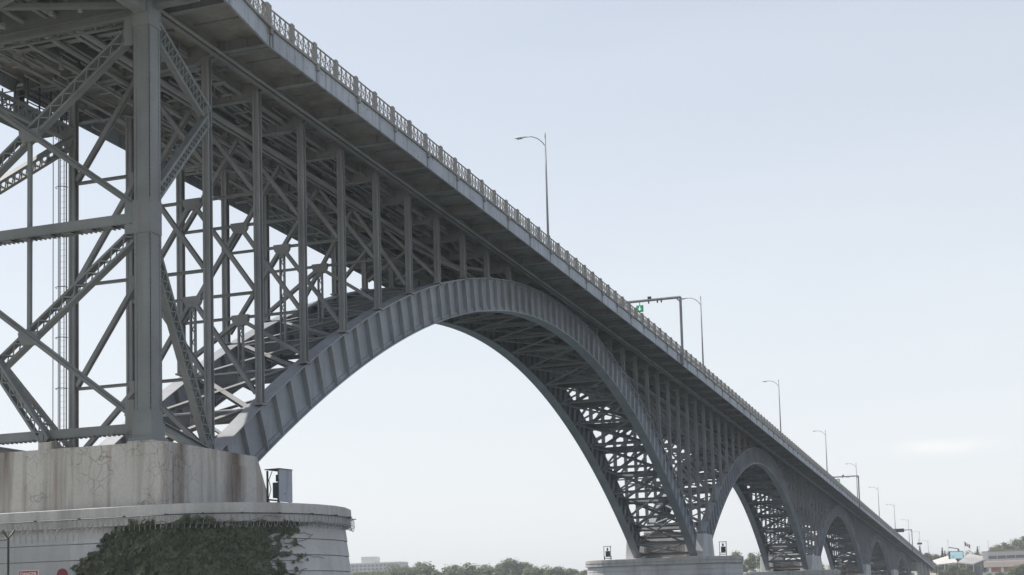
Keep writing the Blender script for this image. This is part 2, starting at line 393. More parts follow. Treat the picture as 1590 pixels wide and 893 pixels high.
for _ in range(800):
    x = _q.uniform(-17, 75)*_q.uniform(.35, 1); y = _q.uniform(.9, 11.2); L_ = _q.uniform(.5, 3.2); z = zf(x)+_q.uniform(-.28, .45); r_ = _q.uniform(.025, .07)
    if _q.random() < .7: mb.bar((x, y, z), (x+L_, y, z-.017*L_), r_*2, r_*2)
    else: mb.bar((x, y, z), (x, min(11.5, y+L_*.5), z), r_*2, r_*1.6)
    if _q.random() < .5: mb.box(x+.1, x+.14, y-.02, y+.02, z, zf(x)+.56)
part('service_fittings', mb, M['galv'], B, 'stuff')
for y in (2.0, 3.45, 4.95, 6.4):
    mb = MB(); strip(mb, XS, XEND, 5, y-.10, y+.10, .16, .55); part('stringer', mb, M['steel'], B)
# soffit ribs of the pavement slab (visible bays)
mb = MB()
for i in range(-5, 66):
    X = i*PAN+2.5; mb.box(X-.06, X+.06, yedge(X)+.1, -.6, zf(X)+.47, zf(X)+.56); mb.box(X-.08, X+.08, .6, 7.8, zf(X)+.40, zf(X)+.56)
part('cross_joist', mb, M['steel'], B, 'stuff')

# railing: posts and openwork panels
HB = PAN/2
pm = MB(); pm.box(-.12,.12,-.12,.12,0,1.08); pm.box(-.08,.08,-.08,.08,1.08,1.14)
post_me = mesh_of(pm, 'rail_post', M['rail_conc'])
pm = MB(); L = HB-.26
pm.box(0, L, -.06, .06, 0, .09); pm.box(0, L, -.035, .035, .97, 1.03)
for k in range(5):
    x = L*k/4; pm.box(max(0, x-.025), min(L, x+.025), -.03, .03, .10, .97)
for k in range(4):
    xa, xb = L*k/4+.03, L*(k+1)/4-.03; xm = (xa+xb)/2
    pm.bar((xa,0,.13),(xb,0,.94),.032,.03,(0,1,0)); pm.bar((xa,.004,.94),(xb,.004,.13),.032,.03,(0,1,0))
    pm.bar((xa,.008,.53),(xb,.008,.53),.03,.03,(0,1,0))
panel_me = mesh_of(pm, 'rail_panel', M['rail_conc'])
oB = B.location
for i in range(-10, int(XEND/HB)):
    X = i*HB; y = yedge(X)+.11; z = zf(X)+1.06
    o = inst('rail_post', post_me, B, Vector((X, y, z)) - oB)
    if i == 0: o.scale = (1.9, 1, 1.06)
    X2 = X+HB; dy = yedge(X2)-yedge(X); dzz = zf(X2)-zf(X)
    o = inst('rail_panel', panel_me, B, Vector((X+.13, y, z + dzz*.13/HB)) - oB, (0, -math.atan2(dzz, HB), math.atan2(dy, HB)))
mb = MB()
for i in range(-10, int(XEND/HB)):
    X = i*HB; z = zf(X)+1.06; mb.box(X-.17, X+.17, Y1-.27, Y1+.05, z, z+1.1)
    for q in (.1, .5, 1.0): mb.bar((X+.17, Y1-.11, z+q), (X+HB-.17, Y1-.11, zf(X+HB)+1.06+q), .06, .07)
part('far_railing', mb, M['rail_conc'], B, 'stuff')

# arch ribs with stiffeners
def rib_mesh(a, y0, y1, step=1.25):
    n = int((a['x1']-a['x0'])/step); xs = [a['x0']+(a['x1']-a['x0'])*i/n for i in range(n+1)]
    yc = (y0+y1)/2; mb = MB()
    def sweep(ya, yb, top, lo, hi):
        o = len(mb.v)
        for X in xs:
            zt, zb = azt(a, X), azb(a, X)
            zl = (zt if top else zb) + lo; zh = (zt if top == 1 else zb) + hi if top != 2 else zt + hi
            if top == 2: zl = zb + lo
            mb.v.extend([(X,ya,zl),(X,yb,zl),(X,yb,zh),(X,ya,zh)])
        for i in range(len(xs)-1):
            for k in range(4): mb.f.append((o+4*i+k, o+4*i+(k+1)%4, o+4*i+4+(k+1)%4, o+4*i+4+k)); mb.m.append(0)
        e = o+4*(len(xs)-1); mb.f.extend([(o,o+3,o+2,o+1),(e,e+1,e+2,e+3)]); mb.m.extend([0,0])
    sweep(y0, y1, 1, -.08, 0); sweep(y0, y1, 0, 0, .08)
    sweep(y0+.30, y0+.40, 2, .08, -.08); sweep(y1-.40, y1-.30, 2, .08, -.08)
    sweep(y0+.20, y0+.30, 0, .08, .30); sweep(y0+.20, y0+.30, 1, -.24, -.08)
    sweep(y1-.30, y1-.20, 0, .08, .30); sweep(y1-.30, y1-.20, 1, -.24, -.08)
    return mb
def rib_point(a, X, top):
    """point of the top/bottom curve on the normal through the axis at X"""
    zm = (azt(a, X)+azb(a, X))/2; s = (azt(a, X+.5)-azt(a, X-.5)+azb(a, X+.5)-azb(a, X-.5))/2
    x = X
    for _ in range(6):
        z = azt(a, x) if top else azb(a, x)
        x = X - (z-zm)*s*0.62
    return x, (azt(a, x) if top else azb(a, x))
stiff_far = MB()
for ai, a in enumerate(ARCH):
    for side, (y0, y1) in enumerate(((0.0, 1.0), (7.2, 8.2))):
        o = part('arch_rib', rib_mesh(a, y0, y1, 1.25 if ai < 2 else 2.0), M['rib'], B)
        yc = (y0+y1)/2; x = math.ceil((a['x0']+.6)/(PAN/3))*(PAN/3)
        while x < a['x1']-.6:
            xt, zt = rib_point(a, x, True); xb, zb = rib_point(a, x, False)
            if xt > a['x0'] and xb > a['x0'] and xt < a['x1'] and xb < a['x1']:
                for f0, f1 in ((y0+.02, y0+.30), (y1-.30, y1-.02)):
                    mb = MB() if side == 0 and f0 < yc else stiff_far
                    mb.bar((xb, (f0+f1)/2, zb+.08), (xt, (f0+f1)/2, zt-.08), f1-f0, .08, (1,0,.3))
                    if side == 0 and f0 < yc:
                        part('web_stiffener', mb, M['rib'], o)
            x += PAN/3
part('inner_stiffener', stiff_far, M['steel'], B, 'stuff')

mb = MB(); a = ARCH[0]; X = 3.0
while X < 62:
    for z_, q_ in ((azb(a, X)+.19, 1), (azt(a, X)-.16, 1)): mb.box(X-.022, X+.022,   .175, .202, z_-.022, z_+.022)
    X += .21 if X < 30 else .3
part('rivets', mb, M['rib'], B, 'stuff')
# lateral bracing between the ribs (individual on the first two arches)
far_brace = MB()
for ai, a in enumerate(ARCH):
    X = math.ceil((a['x0']+2)/PAN)*PAN; nodes_ = []
    while X < a['x1']-1.5: nodes_.append(X); X += PAN
    nodes_ = [a['x0']+.4] + nodes_ + [a['x1']-.4]
    def emit(name, fn):
        if ai < 1:
            mb = MB(); fn(mb); part(name, mb, M['steel'], B)
        else: fn(far_brace)
    for k, X in enumerate(nodes_):
        zt, zb = azt(a, X), azb(a, X)
        s = azb(a, X+.5)-azb(a, X-.5); nrm = Vector((-s, 0, 1)).normalized()
        def plate(mb):      # deep cross girder between the ribs, square to the arch
            c = (zt+zb)/2
            p = Vector((X, 1.0, zt-.55)); q = Vector((X, 7.2, zt-.55)); mb.ibar(p, q, .28, .72, .04, nrm)
        def strut(mb):
            mb.ibar((X, 1.0, zb+.25), (X, 7.2, zb+.25), .22, .26, .04, nrm)
        emit('cross_girder', plate); emit('lateral_strut', strut)
        if k+1 < len(nodes_):
            X2 = nodes_[k+1]; zb2 = azb(a, X2); zt2 = azt(a, X2)
            for top in (0, 1):
                h0, h1 = (zt-.22, zt2-.22) if top else (zb+.16, zb2+.16)
                w = .30 if top else .17
                def d1(mb): mb.ibar((X, .98, h0), (X2, 7.22, h1), w, .22 if top else .13, .03, nrm)
                def d2(mb): mb.ibar((X, 7.22, h0+.02), (X2, .98, h1+.02), w, .22 if top else .13, .03, nrm)
                emit('lateral_brace', d1); emit('lateral_brace', d2)
part('lateral_bracing', far_brace, M['steel'], B, 'stuff')

# spandrel columns and their cross frames
PIERS = [(-8.9, .2, 11.35), (112.2, 118.2, 12.0), (212.4, 226.2, 11.6), (317.6, 329, 11.6), (407.2, 426, 11.4), (494.2, 506, 11.4)]
def foot(X):
    for a in ARCH:
        if a['x0'] <= X <= a['x1']: return azt(a, X)
    for p0, p1, zt in PIERS:
        if p0-.5 <= X <= p1+.5: return zt
    return None
far_frame = MB()
def _gusset(X, y, z):
    p = [(y-.55, z+.14), (y-.50, z-.20), (y-.32, z-.46), (y+.32, z-.46), (y+.50, z-.20), (y+.55, z+.14)]
    n = 6; return ([(X-.135, *q) for q in p] + [(X+.135, *q) for q in p],
        [tuple(range(n))[::-1], tuple(range(n, 2*n))] + [(i, (i+1) % n, n+(i+1) % n, n+i) for i in range(n)])
def h_column(mb, X, y, z0, z1, w=.34, d=.36):
    mb.box(X-w/2, X-w/2+.055, y-d/2, y+d/2, z0, z1); mb.box(X+w/2-.055, X+w/2, y-d/2, y+d/2, z0, z1)
    mb.box(X-w/2+.055, X+w/2-.055, y-.05, y+.02, z0, z1)
    for k in (-1, 1):
        mb.box(X-w/2-.035, X-w/2, y+k*(d/2-.06)-.06, y+k*(d/2-.06)+.06, z0, z1)
    mb.box(X-w/2-.12, X+w/2+.12, y-d/2-.08, y+d/2+.08, z0, z0+.10)
for i in range(0, 101):
    X = i*PAN - .15; zb = foot(X)
    if zb is None: continue
    top = zf(X)-.02
    if top - zb < 0.9: continue
    for y in (CN, CF):
        mb = MB(); h_column(mb, X, y, zb-.02, top-(.0 if y == CN else .36)); part('spandrel_column', mb, M['steel'], B)
    own = X < 112
    def emit(name, fn):
        if own:
            mb = MB(); fn(mb); part(name, mb, M['steel'], B)
        else: fn(far_frame)
    lv = [zf(X)-.4, zf(X)-5.6, zf(X)-11.0, zf(X)-16.4]
    lv = [z for z in lv if z > zb+1.6]
    ends = lv[1:] + [zb+.5]
    for k, (zt_, ze) in enumerate(zip(lv, ends)):
        if k:
            emit('cross_strut', lambda mb: mb.ibar((X, CN+.2, zt_), (X, CF-.2, zt_), .16, .15, .03))
            emit('gusset_plate', lambda mb: mb.add(*_gusset(X, CM, zt_)))
        if zt_-ze > 1.2:
            for sgn, yc in ((1, CN+.22), (-1, CF-.22)):
                emit('cross_brace', lambda mb:
                     (mb.bar((X-.12, CM - sgn*.1, zt_-.18), (X-.12, yc, ze+.12), .05, .21, (0,1,1)), mb.bar((X+.12, CM - sgn*.1, zt_-.18), (X+.12, yc, ze+.12), .05, .21, (0,1,1)),
                      mb.bar((X, CM - sgn*.1, zt_-.18), (X, yc, ze+.12), .20, .04, (0,1,1))))
        if k and k == len(lv)-1 and zt_-zb > 2.0 and i in (1, 2, 3, 4, 5, 6):
            emit('laced_hanger', lambda mb: mb.laced((X, CM, zt_-.2), (X, CM, zb-.9), .34, .2, (1,0,0), .34, .07, .05))
part('cross_bracing', far_frame, M['steel'], B, 'stuff')

# ------------------------------------------------------------------ tower over the first pier (part of the bridge)
TX, TN, TF, TB = -8.0, -1.6, 11.0, 11.35
TC = 4.7
def tower_column(y):
    mb = MB(); w = .84; d = .80; z1 = zf(TX)+.55
    mb.box(TX-w/2, TX+w/2, y-d/2, y+d/2, TB, z1)
    for sx in (-1, 1):
        for sy in (-1, 1):                                   # corner angles
            mb.box(TX+sx*w/2-.13*(sx > 0)-.02*(sx < 0), TX+sx*w/2+.02*(sx > 0)+.13*(sx < 0), y+sy*d/2-.02*(sy < 0), y+sy*d/2+.02*(sy > 0), TB, z1)
            mb.box(TX+sx*w/2-.02*(sx < 0), TX+sx*w/2+.02*(sx > 0), y+sy*d/2-.13*(sy > 0)-.02*(sy < 0), y+sy*d/2+.02*(sy > 0)+.13*(sy < 0), TB, z1)
    mb.box(TX-.62, TX+.62, y-.6, y+.6, TB, TB+.22); mb.box(TX-.50, TX+.50, y-.5, y+.5, TB+.22, TB+.9)
    for z in (12.0, 21.4, 30.8): mb.box(TX-.455, TX+.455, y-.435, y+.435, z-.75, z+.75)
    part('tower_column', mb, M['steel_tower'], B)
for y in (TN, TF): tower_column(y)
# rivet rows on the near tower column
mb = MB()
for z in np.arange(12.2, 32.2, .22):
    for x in (TX-.36, TX+.36): mb.box(x-.02, x+.02, TN-.445, TN-.42, z-.02, z+.02)
    for y in (TN-.33, TN+.33): mb.box(TX-.465, TX-.44, y-.02, y+.02, z-.02, z+.02)
part('rivets', mb, M['steel_tower'], B, 'stuff')
YA, YB = TN+.4, TF-.4
def tower_bar(name, fn):
    mb = MB(); fn(mb); part(name, mb, M['steel_tower'], B)
def box_strut(z, h, w):
    def f(mb):
        for k in (-1, 1): mb.bar((TX+k*(w/2-.04), YA, z), (TX+k*(w/2-.04), YB, z), .07, h)
        mb.bar((TX, YA, z+h/2-.02), (TX, YB, z+h/2-.02), w-.15, .03)
        y = YA+.3
        while y < YB-.6: mb.box(TX-w/2+.07, TX+w/2-.07, y, y+.55, z-h/2+.01, z-h/2+.04); y += 1.1
        y = YA
        while y < YB:                                      # rivet heads / edge angles
            for k in (-1, 1): mb.box(TX+k*w/2-.06, TX+k*w/2+.06, y, y+.08, z-h/2-.03, z-h/2)
            y += .25
    return f
tower_bar('tower_strut', box_strut(21.4, .46, .62)); tower_bar('tower_strut', box_strut(12.05, .40, .5))
tower_bar('tower_strut', lambda mb: (mb.laced((TX, YA, 30.55), (TX, YB, 30.55), .75, .10, (0,0,1), .5, .09, .07), mb.box(TX-.05, TX+.3, YA, YB, 30.7, 31.6)))
for (y0, z0, y1, z1, lac) in ((YA, 30.4, YB, 21.9, 1), (YA, 21.9, YB, 30.4, 0), (YA, 21.0, YB, 12.4, 1), (YA, 12.4, YB, 21.0, 0)):
    if lac:
        tower_bar('tower_brace', lambda mb: mb.laced((TX+.14, y0, z0), (TX+.14, y1, z1), .62, .40, (1,0,0), .40, .11, .06, True))
    else:
        tower_bar('tower_brace', lambda mb: (mb.bar((TX-.15, y0, z0), (TX-.15, y1, z1), .30, .06, (1,0,0)), mb.bar((TX-.15, y0, z0), (TX-.15, y1, z1), .05, .26, (1,0,0))))
for z in (26.15, 16.7): tower_bar('gusset_plate', lambda mb: mb.add(*_gusset(TX, TC, z)))
for y, z in ((YA+.25, 30.0), (YA+.25, 21.4), (YA+.25, 12.6), (YB-.25, 30.0), (YB-.25, 21.4), (YB-.25, 12.6)):
    tower_bar('gusset_plate', lambda mb: mb.box(TX-.30, TX-.26, y-.34, y+.34, z-.7, z+.7))
tower_bar('hanger', lambda mb: mb.bar((TX, TC, 16.8), (TX, TC, 26.1), .17, .17, (1,0,0)))
tower_bar('raking_brace', lambda mb: mb.laced((TX-.3, YB, 21.2), (TX-.3, 3.5, 11.7), .55, .36, (1,0,0), .36, .11, .06, True))
# bracing along the bridge between tower and first columns, both sides
for y_t, y_c in ((TN+.05, CN), (TF-.05, CF)):
    tower_bar('portal_brace', lambda mb: mb.laced((TX+.45, y_t, 30.5), (-.25, y_c, 28.9), .80, .34, (0,1,.2), .24, .14, .06, True))
    tower_bar('portal_brace', lambda mb: mb.laced((TX+.45, y_t, 22.4), (-.25, y_c, 28.6), .62, .34, (0,1,.2), .24, .15, .06, True))
    tower_bar('portal_brace', lambda mb: mb.laced((TX+.45, y_t, 20.2), (-.25, y_c, 12.0), .62, .34, (0,1,.2), .26, .13, .06, True))
    tower_bar('base_strut', lambda mb: mb.ibar((TX+.45, y_t, 12.35), (-.2, y_c, 11.75), .30, .42, .05))
# approach floor steel visible over the tower
mb = MB(); mb.ibar((TX, yedge(TX)+.2, 31.7), (TX, Y1-.2, 31.7), .45, 1.5, .05); part('floor_girder', mb, M['steel_tower'], B)
mb = MB(); mb.ibar((TX-6.5, yedge(TX)+.2, 31.9), (TX-6.5, Y1-.2, 31.9), .45, 1.4, .05); part('floor_girder', mb, M['steel_tower'], B)
for x0, x1 in ((-34, -8.4),):
    for y in (TN, TF):
        mb = MB(); mb.bar((x0, y, 31.0), (x1, y, 31.0), .55, .75); part('bottom_chord', mb, M['steel_tower'], B)
mb = MB()
for k in range(5): mb.bar((-33+k*5, TN, 31.1), (-28+k*5, TF, 31.1), .3, .2); mb.bar((-33+k*5, TF, 31.13), (-28+k*5, TN, 31.13), .3, .2)
part('lateral_brace', mb, M['steel_tower'], B)
# hanging inspection platform and hatch under the deck, by the tower
mb = MB()
xa, xb, ya, yb, zfl, zt = -1.2, 2.6, 10.3, 12.7, 30.35, 32.0
mb.box(xa, xb, ya, yb, zfl-.12, zfl)
for x in np.linspace(xa, xb, 5):
    for y in (ya, yb): mb.box(x-.035, x+.035, y-.035, y+.035, zfl, zt)
for y in np.linspace(ya, yb, 4): 
    for x in (xa, xb): mb.box(x-.03, x+.03, y-.03, y+.03, zfl, zt-.3)
for z in (zfl+.4, zfl+.75, zfl+1.1):
    for y in (ya, yb): mb.box(xa, xb, y-.025, y+.025, z-.025, z+.025)
    for x in (xa, xb): mb.box(x-.025, x+.025, ya, yb, z-.025, z+.025)
mb.box(xa+.5, xa+.9, 11.2, 11.6, zfl, zfl+1.4)
part('inspection_platform', mb, M['dark_metal'], B)
mb = MB(); mb.box(-11.4, -9.6, 4.8, 6.4, 30.6, 30.66); 
for p, q in (((-11.4,4.8),(-9.6,4.8)),((-9.6,4.8),(-9.6,6.4)),((-9.6,6.4),(-11.4,6.4)),((-11.4,6.4),(-11.4,4.8))): mb.bar((*p,30.58),(*q,30.58),.07,.07)
part('access_hatch', mb, M['soffit'], B)
mb = MB()
for x, y in ((-9.0, 1.2), (-9.2, 2.6), (-8.9, 5.5), (-4.0, 3.4), (-3.8, 6.2)): mb.tube([(x,y,30.9),(x,y,31.15)], .11, 8); mb.box(x-.02,x+.02,y-.02,y+.02,31.15,31.6)
part('work_lamps', mb, M['galv'], B, 'stuff')
# caged ladder up the far column
mb = MB(); lx, ly = 0.0, 8.98
for dy in (-.2, .2): mb.box(lx-.022, lx+.022, ly+dy-.022, ly+dy+.022, 11.5, 30.4)
part_l = part('ladder', mb, M['dark_metal'], B)
mb = MB()
for z in np.arange(11.8, 30.3, .32): mb.box(lx-.006, lx+.006, ly-.2, ly+.2, z-.004, z+.004)
part('rungs', mb, M['dark_metal'], part_l, 'stuff')
for z in np.arange(13.0, 30, 2.66):
    mb = MB(); mb.tube([(lx-.35*math.sin(t)*1.9*.5, ly-.34*math.cos(t)+.05, z) for t in np.linspace(0, math.pi, 9)], .022, 4); part('hoop', mb, M['dark_metal'], part_l)
for dy in (-.3, 0.05, .38):
    mb = MB(); mb.box(lx-.34, lx-.31, ly+dy-.015, ly+dy+.015, 13, 30); part('cage_bar', mb, M['dark_metal'], part_l)

# ------------------------------------------------------------------ piers
def outline(xc, hw, ys, ye, nose_s, nose_e, off=0, n=14):
    """stadium-like pier plan: straight sides, rounded noses at both ends (counter-clockwise)"""
    pts = []
    for k in range(n+1):
        t = math.pi * k / n; pts.append((xc - math.cos(t)*(hw+off), ys - math.sin(t)*(nose_s+off)))
    for k in range(n+1):
        t = math.pi * k / n; pts.append((xc + math.cos(t)*(hw+off), ye + math.sin(t)*(nose_e+off)))
    return pts
def ring(mb, p_lo, z0, p_hi, z1):
    n = len(p_lo)
    mb.add([(x, y, z0) for x, y in p_lo] + [(x, y, z1) for x, y in p_hi],
           [tuple(range(n))[::-1], tuple(range(n, 2*n))] + [(i, (i+1) % n, n+(i+1) % n, n+i) for i in range(n)])
def pier(loc, label, xc, hw, ys, ye, ns, ne, ztop, zbot, block, course_h=.70, first=False):
    t = thing('bridge_pier', loc, label, 'pier', 'concrete piers of the arch bridge')
    ol = lambda o: outline(xc, hw, ys, ye, ns, ne, o)
    mb = MB(); ring(mb, ol(.30), ztop-.44, ol(.28), ztop-.04); ring(mb, ol(.26), ztop-.04, ol(.20), ztop); part('coping', mb, M['coping'], t)
    mb = MB(); ring(mb, ol(.27), ztop-.84, ol(.25), ztop-.47); ring(mb, ol(.18), ztop-.47, ol(.18), ztop-.44); part('string_course', mb, M['coping'], t)
    z = ztop-.84; o = 0.0
    while z > zbot:
        z2 = max(zbot, z-course_h); d = .10*(z-z2)/.7
        mb = MB(); ring(mb, ol(o+d), z2+.03, ol(o), z); ring(mb, ol(o-.06), z2, ol(o-.06), z2+.03); part('stone_course', mb, M['pier'], t); o += d*.75; z = z2
    block(t)
    return t
def rounded_prism(mb, x0, x1, x0b, x1b, y0, y1, z0, z1, r=.3):
    def poly(a, b):
        pts = []
        for cx, cy, s in ((a+r, y0+r, 180), (b-r*.3, y0+r*.3, 270), (b-r*.3, y1-r*.3, 0), (a+r, y1-r, 90)):
            rr = r if cx == a+r else r*.3
            for k in range(5): tt = R(s+22.5*k); pts.append((cx+rr*math.cos(tt), cy+rr*math.sin(tt)))
        return pts
    ring(mb, poly(x0b, x1b), z0, poly(x0, x1), z1)
def block1(t):
    mb = MB(); rounded_prism(mb, -8.75, -.85, -8.78, .75, -2.9, 11.6, 8.51, 11.32, .30)
    o = part('upper_block', mb, M['pier_block'], t)
    mb = MB(); mb.prism([(-8.1, 8.52), (.25, 8.52), (-.75, 10.75), (-8.1, 10.75)], 'y', -2.935, -2.85); part('raised_panel', mb, M['pier_block'], o)
    for y in (TN, TF): mb = MB(); mb.box(TX-.66, TX+.66, y-.65, y+.65, 11.30, 11.42); part('bearing_plinth', mb, M['pier_block'], o)
    mb = MB(); mb.box(TX-.65, TX-.1, 3.0, 3.7, 11.30, 11.66); part('bearing_plinth', mb, M['pier_block'], o)
pier((-3.2, 3, GZ), 'massive rust streaked concrete pier overgrown with ivy under the steel tower', -3.55, 5.55, -3.0, 11.0, 5.15, 4.5, 8.55, GZ-.3, block1, first=True)
labs = ['grey river pier with a dark box on either end of its coping',
        'third concrete pier from the left, low beneath the foot of the second arch',
        'small far pier between the third and fourth arches',
        'tiny far pier between the fourth and fifth arches',
        'last river pier at the far foot of the fifth arch']
for k, (x0, x1, zt) in enumerate(PIERS[1:]):
    xc = (x0+x1)/2; hw = max(4.4, (x1-x0)/2+1.0)
    def blk(t, x0=x0, x1=x1, zt=zt, xc=xc, k=k):
        for y0, y1 in ((-.75, 1.6), (6.8, 9.3)):
            mb = MB(); rounded_prism(mb, x0+.9, x1-.2, x0-.1, x1+.9, y0, y1, 9.04 if k == 0 else 8.6, zt, .12); part('upper_block', mb, M['pier'], t)
        mb = MB(); mb.box(x0+1.4, x1-.8, 1.6, 6.8, 9.0, zt-.7); part('cross_wall', mb, M['pier_block'], t)
    pier((xc, 4.5, 0), labs[k], xc, hw, -.8, 11.0, 4.0, 4.0, 9.08 if k == 0 else 8.7, -1.0, blk)
# abutment piers near the far landing
for k, (X, lb) in enumerate(((532, 'pale concrete approach pier nearest the last arch'), (559, 'pale concrete approach pier in the middle of the far viaduct'), (586, 'pale concrete approach pier nearest the far bank'))):
    t = thing('approach_pier', (X, 4.2, 0), lb, 'pier', 'concrete approach piers on the far side')
    mb = MB(); mb.box(X-1.2, X+1.2, -2.2, 10.6, zf(X)-1.6, zf(X)-.42); part('pier_cap', mb, M['coping'], t)
    for y in (-1.2, 9.6):
        mb = MB(); mb.box(X-1.0, X+1.0, y-.9, y+.9, -1, zf(X)-1.6); part('pier_leg', mb, M['coping'], t)

# ------------------------------------------------------------------ navigation light boxes on the piers
def nav_box(loc, label, rotz, back):
    t = thing('navigation_light', loc, label, 'light box', 'light boxes on the pier copings', rotz)
    mb = MB()
    for x in (-.42, .42):
        for y in (-.30, .30): mb.box(x-.035, x+.035, y-.035, y+.035, 0, 1.72 if y > 0 else .55)
    part('stand', mb, M['dark_metal'], t, local=True)
    mb = MB(); mb.box(-.46, .46, -.34, .34, .20, .26); mb.box(-.46, .46, .26, .34, .38, .44); part('base_frame', mb, M['dark_metal'], t, local=True)
    if back: mb = MB(); mb.box(-.48, .48, -.42, -.37, .28, 1.76); part('sheet_shield', mb, M['fascia'], t, local=True)
    mb = MB(); mb.box(-.50, .50, -.44, .40, 1.76, 1.80); part('roof', mb, M['dark_metal'], t, local=True)
    mb = MB(); mb.box(-.30, .25, -.26, .10, .48, 1.18); part('cabinet', mb, M['dark_metal'], t, local=True)
    mb = MB(); mb.tube([(0,.0,1.25),(0,.0,1.55)], .12, 10); mb.box(-.02,.02,-.02,.02,1.18,1.76); part('lantern', mb, M['dark_metal'], t, local=True)
    mb = MB(); mb.tube([(-.38,.26,.5),(-.3,.2,.9),(-.40,.24,1.3),(-.33,.1,1.7)], .02, 5); part('cable', mb, M['black'], t, local=True)
    return t
nav_box((-3.55, -5.5, 8.55), 'grey sheet metal light box standing on the ivy covered pier', R(-8), True)
nav_box((113.2, -3.0, 9.08), 'small dark light box right of the arch foot on the second pier', R(100), False)
nav_box((113.2, 11.9, 9.08), 'small dark light box left of the arch foot on the second pier', R(100), False)

# ------------------------------------------------------------------ street lamps along the near edge
def make_lamp():
    t = thing('street_lamp', (0,0,0), 'x', 'street lamp', 'street lamps along the bridge')
    mb = MB(); mb.tube([(0,0,0),(0,0,9.3)], .11, 10, r1=.055); mb.tube([(0,0,9.2),(0,0,9.75)], .05, 8); part('pole', mb, M['galv'], t, smooth=True, local=True)
    mb = MB(); mb.box(-.2,.2,-.2,.2,0,.06); mb.tube([(0,0,.06),(0,0,.5)], .15, 10); part('base', mb, M['galv'], t, local=True)
    mb = MB(); mb.tube([(0, 0, 8.62), (0, .25, 8.98), (0, .65, 9.36), (0, 1.15, 9.58), (0, 1.7, 9.62)], .04, 8); part('arm', mb, M['galv'], t, smooth=True, local=True)
    mb = MB()
    prof = [(1.60, .05, .03), (1.75, .10, .07), (2.05, .16, .09), (2.35, .17, .08), (2.6, .08, .04)]
    rings = []
    for (y, w, h) in prof: rings.append([(math.cos(2*math.pi*k/10)*w, y, 9.64+math.sin(2*math.pi*k/10)*h) for k in range(10)])
    vs = [p for rg in rings for p in rg]
    fs = [(10*i+k, 10*i+(k+1) % 10, 10*(i+1)+(k+1) % 10, 10*(i+1)+k) for i in range(4) for k in range(10)] + [tuple(range(10))[::-1], tuple(range(40, 50))]
    mb.add(vs, fs); h = part('lamp_head', mb, M['white'], t, smooth=True, local=True)
    mb = MB(); mb.box(-.10, .10, 1.98, 2.42, 9.53, 9.57); part('lens', mb, M['galv'], h, local=True)
    return t
lamp_x = [45.5, 105.2, 164.5, 223.2, 280.3, 336.5, 391.0, 452.2, 512.0, 569.0]
lamp_lab = ['nearest and tallest grey street lamp with white head above the first arch', 'grey street lamp just right of the overhead gantry with the green signal',
 'grey street lamp alone on the skyline between the first two gantries, nearer one', 'grey street lamp alone on the skyline left of the second gantry',
 'grey street lamp directly behind the post of the second gantry', 'first grey street lamp beyond the second gantry', 'second grey street lamp beyond the second gantry',
 'far grey street lamp just left of the third gantry post', 'far grey street lamp beside the tiny dark road sign', 'farthest tiny street lamp near the end of the bridge']
proto = make_lamp()
for i, (x, lb) in enumerate(zip(lamp_x, lamp_lab)):
    t = proto if i == 0 else copy_tree(proto)
    t.location = (x, Y0+.30, zf(x)+1.06); t['label'] = lb

# ------------------------------------------------------------------ overhead gantries
def gantry(x, label, signals, dark=None):
    z0 = zf(x); zt = z0+7.55
    t = thing('sign_gantry', (x, 4.2, z0), label, 'gantry', 'overhead gantries across the bridge')
    for y, s in ((Y0+.12-.30, 1), (Y1+.18, -1)):
        mb = MB(); mb.tube([(x,y,z0+.9),(x,y,zt)], .15, 10); mb.box(x-.3,x+.3,y-.14,y+.14,z0-.05,z0+1.25); mb.bar((x,y,zt-.55),(x,y+s*.55,zt),.14,.14)
        part('gantry_post', mb, M['steel'], t)
    mb = MB(); mb.tube([(x,Y0-.2,zt),(x,Y1+.2,zt)], .15, 10); part('gantry_beam', mb, M['steel'], t)
    mb = MB()
    for y in (-.9, -1.35, 0.1): mb.box(x-.12,x+.12,y-.06,y+.06,zt-.38,zt-.15)
    mb.box(x-.1,x+.1,-.2,.2,zt+.15,zt+.40); part('camera_unit', mb, M['dark_metal'], t)
    for y in signals:
        mb = MB(); mb.box(x-.03,x+.03,y-.03,y+.03,zt-.55,zt); mb.box(x-.05,x+.14,y-.38,y+.38,zt-1.22,zt-.50); sg = part('lane_signal', mb, M['dark_metal'], t)
        mb = MB(); mb.box(x-.075,x-.052,y-.33,y+.33,zt-1.17,zt-.55); part('signal_face', mb, M['signal_green'], sg)
        mb = MB(); zc = zt-.86
        mb.prism([(y-.05,zc+.24),(y-.05,zc-.02),(y-.19,zc-.02),(y,zc-.25),(y+.19,zc-.02),(y+.05,zc-.02),(y+.05,zc+.24)], 'x', x-.10, x-.078); part('arrow', mb, M['signal_arrow'], sg)
    if dark:
        mb = MB(); mb.box(x-.2,x+.2,dark[0],dark[1],zt-.75,zt+.55); part('message_sign', mb, M['black'], t)
gantry(91.7, 'nearest overhead gantry carrying a green lane arrow', (1.15, 4.7, 8.3))
gantry(279.4, 'second overhead gantry far along the bridge with a small green signal', (1.2, 4.7, 8.3))
gantry(460.0, 'third overhead gantry with a long dark sign on its beam', (), (-0.9, 2.9))
t = thing('road_sign', (505, Y0+.3, zf(505)), 'tiny dark road sign on a thin post beyond the third gantry', 'sign')
mb = MB(); mb.tube([(505,Y0+.3,zf(505)+.9),(505,Y0+.3,zf(505)+7.2)], .06, 6); part('post', mb, M['galv'], t)
mb = MB(); mb.box(504.9,504.98,Y0-.9,Y0+.9,zf(505)+5.0,zf(505)+5.7); part('sign_plate', mb, M['black'], t)

